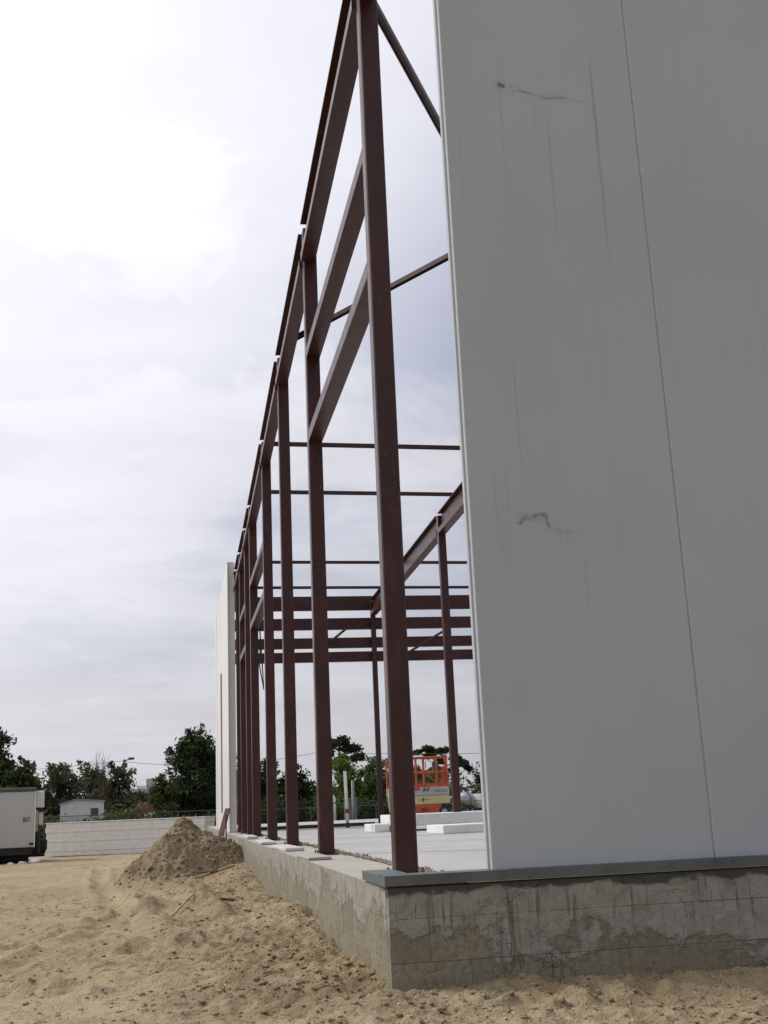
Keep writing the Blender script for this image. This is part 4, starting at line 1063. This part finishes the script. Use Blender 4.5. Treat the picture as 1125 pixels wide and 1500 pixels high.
# ------------------------------------------------------------------ trees and shrubs
def leaf_mesh(name, blobs, count, size, rg, mat, drop=0.0):
    vols = [b[3] * b[4] * b[5] for b in blobs]; tot = sum(v ** 0.75 for v in vols)
    P = []; nr = np.random.RandomState(rg.randrange(10 ** 6))
    for b, v in zip(blobs, vols):
        n = max(20, int(count * v ** 0.75 / tot))
        # clump centres spread through the blob, leaves around each
        nc = max(4, n // 26)
        u = nr.normal(size=(nc, 3)); u /= np.linalg.norm(u, axis=1)[:, None]
        r = nr.uniform(0.35, 1.05, nc) ** 0.6
        c = np.array(b[:3]) + u * r[:, None] * np.array(b[3:6])
        idx = nr.randint(0, nc, n)
        spread = 0.24 * (b[3] + b[4] + b[5]) / 3 + 0.05
        P.append(c[idx] + nr.normal(size=(n, 3)) * spread * np.array([1, 1, 0.7]))
    P = np.concatenate(P); n = len(P)
    a = nr.normal(size=(n, 3)); a /= np.linalg.norm(a, axis=1)[:, None]
    bb = nr.normal(size=(n, 3)); bb -= (bb * a).sum(1)[:, None] * a; bb /= np.linalg.norm(bb, axis=1)[:, None]
    s = size * nr.uniform(0.55, 1.35, n)[:, None]
    q = np.stack([P - a * s, P + bb * s * 0.45 - a * s * 0.1, P + a * s, P - bb * s * 0.45 + a * s * 0.1], 1).reshape(-1, 3)
    me = bpy.data.meshes.new(name)
    me.vertices.add(4 * n); me.vertices.foreach_set('co', q.ravel())
    me.loops.add(4 * n); me.loops.foreach_set('vertex_index', np.arange(4 * n, dtype=np.int32))
    me.polygons.add(n); me.polygons.foreach_set('loop_start', np.arange(0, 4 * n, 4, dtype=np.int32))
    me.update(calc_edges=True); me.materials.append(mat)
    return me
def tree(name, x, y, h, w, label, mat, seed, count=7000, size=0.13, z0=-1.0, crown_lo=0.22, cat='tree', group=None, nb=14, trunk=0.12, lean=0.0, shape='round', grow=None):
    rg = random.Random(seed)
    t = thing(name, label, cat, group, (x, y, z0))
    tk = MB()
    top = Vector((lean * h, 0, h * 0.72))
    tk.tube([(0, 0, -0.3), (lean * h * 0.3 + rg.uniform(-.05, .05), rg.uniform(-.05, .05), h * 0.3), (lean * h * 0.7, 0, h * 0.55), tuple(top)], trunk, 8, trunk * 0.3)
    blobs = []
    for k in range(nb):
        f = (k + 0.5) / nb; zz = h * (crown_lo + (0.93 - crown_lo) * f)
        if shape == 'round': env = math.sin(math.pi * min(1, 0.16 + 0.80 * f)) ** 0.6
        elif shape == 'cone': env = 1.05 - 0.75 * f
        else: env = 0.35 + 0.65 * f
        a = rg.uniform(0, 6.28); rad = w * 0.5 * env * rg.uniform(0.25, 0.80)
        br = w * rg.uniform(0.13, 0.22) * (0.7 + 0.3 * env)
        c = (lean * zz + rad * math.cos(a), rad * math.sin(a), zz)
        blobs.append((*c, br * 1.25, br * 1.25, br * rg.uniform(0.75, 1.0)))
        s0 = Vector((lean * zz * 0.6, 0, max(h * 0.12, zz * 0.62))); mid = s0.lerp(Vector(c), 0.55) + Vector((0, 0, 0.05 * h))
        tk.tube([tuple(s0), tuple(mid), c], trunk * 0.38, 6, trunk * 0.10)
    # sprays that break the outline
    for k in range(nb):
        b = rg.choice(blobs); tip = (b[0] + rg.uniform(-1, 1) * b[3], b[1] + rg.uniform(-1, 1) * b[4], b[2] + b[5] * rg.uniform(0.6, 1.5))
        tk.tube([b[:3], tip], trunk * 0.12, 5, trunk * 0.04)
        blobs.append((*tip, b[3] * 0.30, b[4] * 0.30, b[5] * 0.45))
    tk.build('trunk', M_BARK, t)
    o = link('crown', leaf_mesh('crown', blobs, count, size, rg, mat), None, t)
    return t
TG = 'trees behind the yard'
# left side
tree('leafy_tree', -0.15, 56.3, 5.75, 3.7, 'big dark bushy tree left of the white wall', M_LEAFD, 11, 15000, 0.12, nb=26, crown_lo=0.12)
tree('leafy_tree', 1.6, 58.0, 5.0, 3.0, 'dark tree mostly hidden behind the white wall', M_LEAFD, 12, 7000, 0.12, nb=16, crown_lo=0.1)
tree('leafy_tree', -1.75, 54.5, 3.4, 1.7, 'yellow green tree leaning out left of the big dark tree', M_LEAFM, 13, 5000, 0.10, nb=12, crown_lo=0.2)
tree('leafy_tree', -9.7, 53.4, 6.2, 3.6, 'tall tree cut by the left edge above the trailer', M_LEAFD, 14, 9000, 0.12, nb=18)
tree('leafy_tree', -8.3, 52.5, 4.2, 2.6, 'mid sized green tree right of the tall one above the trailer', M_LEAFM, 15, 6500, 0.11, nb=14)
tree('leafy_tree', -6.7, 53.5, 4.1, 2.5, 'open spiky green tree over the trailer end', M_LEAFG, 16, 4200, 0.11, nb=13)
tree('leafy_tree', -5.2, 55.0, 3.95, 2.6, 'rounded grey green tree behind the white shed', M_LEAFG, 17, 5500, 0.11, nb=13)
tree('leafy_tree', -3.7, 52.3, 3.9, 2.2, 'sparse leafy tree in front of the lamp pole', M_LEAFG, 18, 3000, 0.11, nb=12)
tree('leafy_tree', -4.3, 57.0, 2.9, 2.0, 'low dark tree below the lamp pole', M_LEAFD, 19, 4500, 0.11, nb=11, crown_lo=0.12)
tree('leafy_tree', -12.8, 58, 5.0, 3.8, 'dark tree beyond the left edge tree', M_LEAFD, 20, 5000, 0.13, nb=14)
# bare tree
def bare_tree(x, y, h, label, seed):
    rg = random.Random(seed); t = thing('bare_tree', label, 'tree', None, (x, y, -1.0)); tk = MB(); tw = MB()
    def grow(p, d, L, r, lev):
        q = p + d * L; mid = p.lerp(q, 0.5) + Vector((rg.uniform(-.06, .06), rg.uniform(-.06, .06), 0)) * L
        (tk if lev < 2 else tw).tube([p, mid, q], r, 5, r * 0.6)
        if lev >= 5: return
        for k in range(rg.choice((2, 3)) if lev else 4):
            nd = (d + Vector((rg.uniform(-.55, .55), rg.uniform(-.55, .55), rg.uniform(0.0, .45)))).normalized()
            grow(p.lerp(q, rg.uniform(0.6, 1.0)), nd, L * rg.uniform(0.55, 0.8), r * 0.58, lev + 1)
    grow(Vector((0, 0, -0.2)), Vector((0.03, 0, 1)), h * 0.42, 0.05, 0)
    tk.build('trunk', M_BARK, t); tw.build('twigs', M_BARK, t)
bare_tree(-3.95, 51.0, 4.3, 'bare leafless tree rising above the bushes left of the lamp pole', 8)
bare_tree(-4.9, 51.6, 3.7, 'smaller bare leafless tree left of the taller bare one', 21)
# behind the frame
tree('leafy_tree', 3.6, 58.6, 3.9, 2.6, 'dark low tree seen between the third and fourth columns', M_LEAFD, 31, 5500, 0.12, nb=13, crown_lo=0.1)
tree('leafy_tree', 5.7, 58.5, 3.75, 2.7, 'dark rounded tree seen right of the third column', M_LEAFD, 32, 6000, 0.12, nb=14, crown_lo=0.1)
tree('leafy_tree', 7.7, 55.5, 3.9, 2.6, 'bright green tree right of the second column', M_LEAFB, 33, 7000, 0.11, nb=15, crown_lo=0.1)
tree('leafy_tree', 9.5, 56.5, 4.0, 2.5, 'green tree with pointed top left of the rear column', M_LEAFM, 34, 7000, 0.11, nb=15, crown_lo=0.1)
tree('leafy_tree', 11.6, 57.5, 3.4, 2.6, 'green tree directly behind the first column and lift', M_LEAFM, 35, 6000, 0.12, nb=13, crown_lo=0.1)
tree('leafy_tree', 12.9, 58.5, 3.1, 2.1, 'olive green tree seen through the lift rails', M_LEAFB, 36, 6000, 0.11, nb=13, crown_lo=0.1)
tree('leafy_tree', 13.9, 60.5, 3.5, 1.5, 'dark tree right of the inner column beyond the lift', M_LEAFD, 37, 5000, 0.12, nb=12, crown_lo=0.1)
tree('leafy_tree', 41.0, 147.0, 6.0, 8.0, 'dark tree behind the mixer lorry', M_LEAFD, 38, 7000, 0.2, nb=16, crown_lo=0.1)
tree('leafy_tree', 31.5, 146.0, 5.0, 6.0, 'low dark tree left of the mixer lorry', M_LEAFD, 39, 5000, 0.2, nb=12, crown_lo=0.1)
# pines with flat separate pads
def pine(x, y, h, pads, label, seed, size=0.14, n=2600, lean=0.0):
    rg = random.Random(seed); t = thing('pine_tree', label, 'tree', None, (x, y, -1.0)); tk = MB(); blobs = []
    tk.tube([(0, 0, -0.3), (lean * .4, 0, h * 0.5), (lean, 0, h * 0.93)], 0.16, 8, 0.06)
    for (px, pz, r) in pads:
        c = Vector((px, rg.uniform(-.6, .6), pz)); s0 = Vector((lean * pz / h, 0, pz - abs(px) * 0.35 - 0.25))
        tk.tube([tuple(s0), tuple(s0.lerp(c, .6) + Vector((0, 0, -0.05))), tuple(c)], 0.06, 6, 0.025)
        for k in range(5):
            blobs.append((c.x + rg.uniform(-.6, .6) * r, c.y + rg.uniform(-.5, .5) * r, c.z + rg.uniform(-.12, .2) * r, r * 0.42, r * 0.42, r * 0.24))
    tk.build('trunk', M_BARK, t)
    link('crown', leaf_mesh('crown', blobs, n, size, rg, M_PINE), None, t)
pine(10.0, 73.5, 6.1, [(-0.55, 5.6, 0.75), (0.1, 5.85, 0.7), (0.75, 5.35, 0.75), (1.1, 4.7, 0.6), (-1.0, 4.9, 0.6), (0.3, 4.6, 0.6), (-0.4, 4.3, 0.6)], 'dark pine tree with thick top behind the second column', 41, 0.15, 4200)
pine(23.6, 101.5, 6.4, [(-2.2, 6.15, 0.55), (-1.3, 6.35, 0.7), (-0.5, 6.15, 0.7), (0.4, 6.2, 0.6), (-1.4, 5.75, 0.5), (-0.2, 5.2, 0.6), (1.5, 5.45, 0.7), (2.1, 4.95, 0.7), (2.5, 4.5, 0.55), (1.0, 4.3, 0.5), (-0.9, 4.5, 0.5)], 'tall flat topped pine tree behind the lift and inner column', 42, 0.2, 4200, 0.3)
pine(29.0, 104.0, 4.4, [(-1.2, 3.6, 0.8), (-0.2, 4.1, 0.9), (0.9, 4.2, 0.9), (-0.6, 3.2, 0.8), (0.6, 3.4, 0.8)], 'rounded pine tree just left of the grey wall edge', 43, 0.2, 3600)
# hedge masses along the fence
def hedge(x0, x1, y, h, label, mat, seed, n, name='hedge'):
    rg = random.Random(seed); blobs = []; L = x1 - x0
    for k in range(int(L / 0.5)):
        x = x0 + (k + rg.uniform(.1, .9)) * 0.5; hh = h * rg.uniform(0.75, 1.1)
        blobs.append((x, rg.uniform(-.3, .3), hh * 0.45, 0.5, 0.55, hh * 0.5))
    o = thing(name, label, 'hedge', None, (0, y, -0.95)); 
    link('foliage', leaf_mesh('foliage', blobs, n, 0.10, rg, mat), None, o)
    st_ = MB()
    for b in blobs: st_.tube([(b[0], b[1], -0.1), (b[0] + 0.05, b[1], b[2])], 0.03, 5, 0.015)
    st_.build('stems', M_BARK, o)
hedge(-14, -2.2, 47.0, 1.75, 'green hedge running behind the white shed', M_LEAFM, 51, 14000)
hedge(-8.5, -1.2, 42.6, 1.45, 'low bright hedge just behind the fence and panel stack', M_LEAFM, 54, 9000)
hedge(-2.2, 3.0, 46.5, 1.55, 'dark hedge under the big tree behind the fence', M_LEAFD, 52, 9000)
hedge(3.0, 11.0, 47.0, 1.9, 'dark hedge behind the fence beyond the slab', M_LEAFD, 53, 18000)
# distant wood closing the horizon
def far_wood():
    rg = random.Random(77); blobs = []
    for k in range(150):
        a = R(-50 + 100 * k / 149); dd = rg.uniform(150, 175); r = rg.uniform(2.0, 3.6)
        blobs.append((-1 + dd * math.sin(a), -6 + dd * math.cos(a), 0.4 + rg.uniform(-.5, .6), r * 1.3, r * 1.3, r * 0.75))
    o = link('distant_wood', leaf_mesh('distant_wood', blobs, 26000, 0.38, rg, M_LEAFD), None); o['kind'] = 'stuff'
    tag(o, 'dark far off line of woodland along the horizon', 'wood')
far_wood()
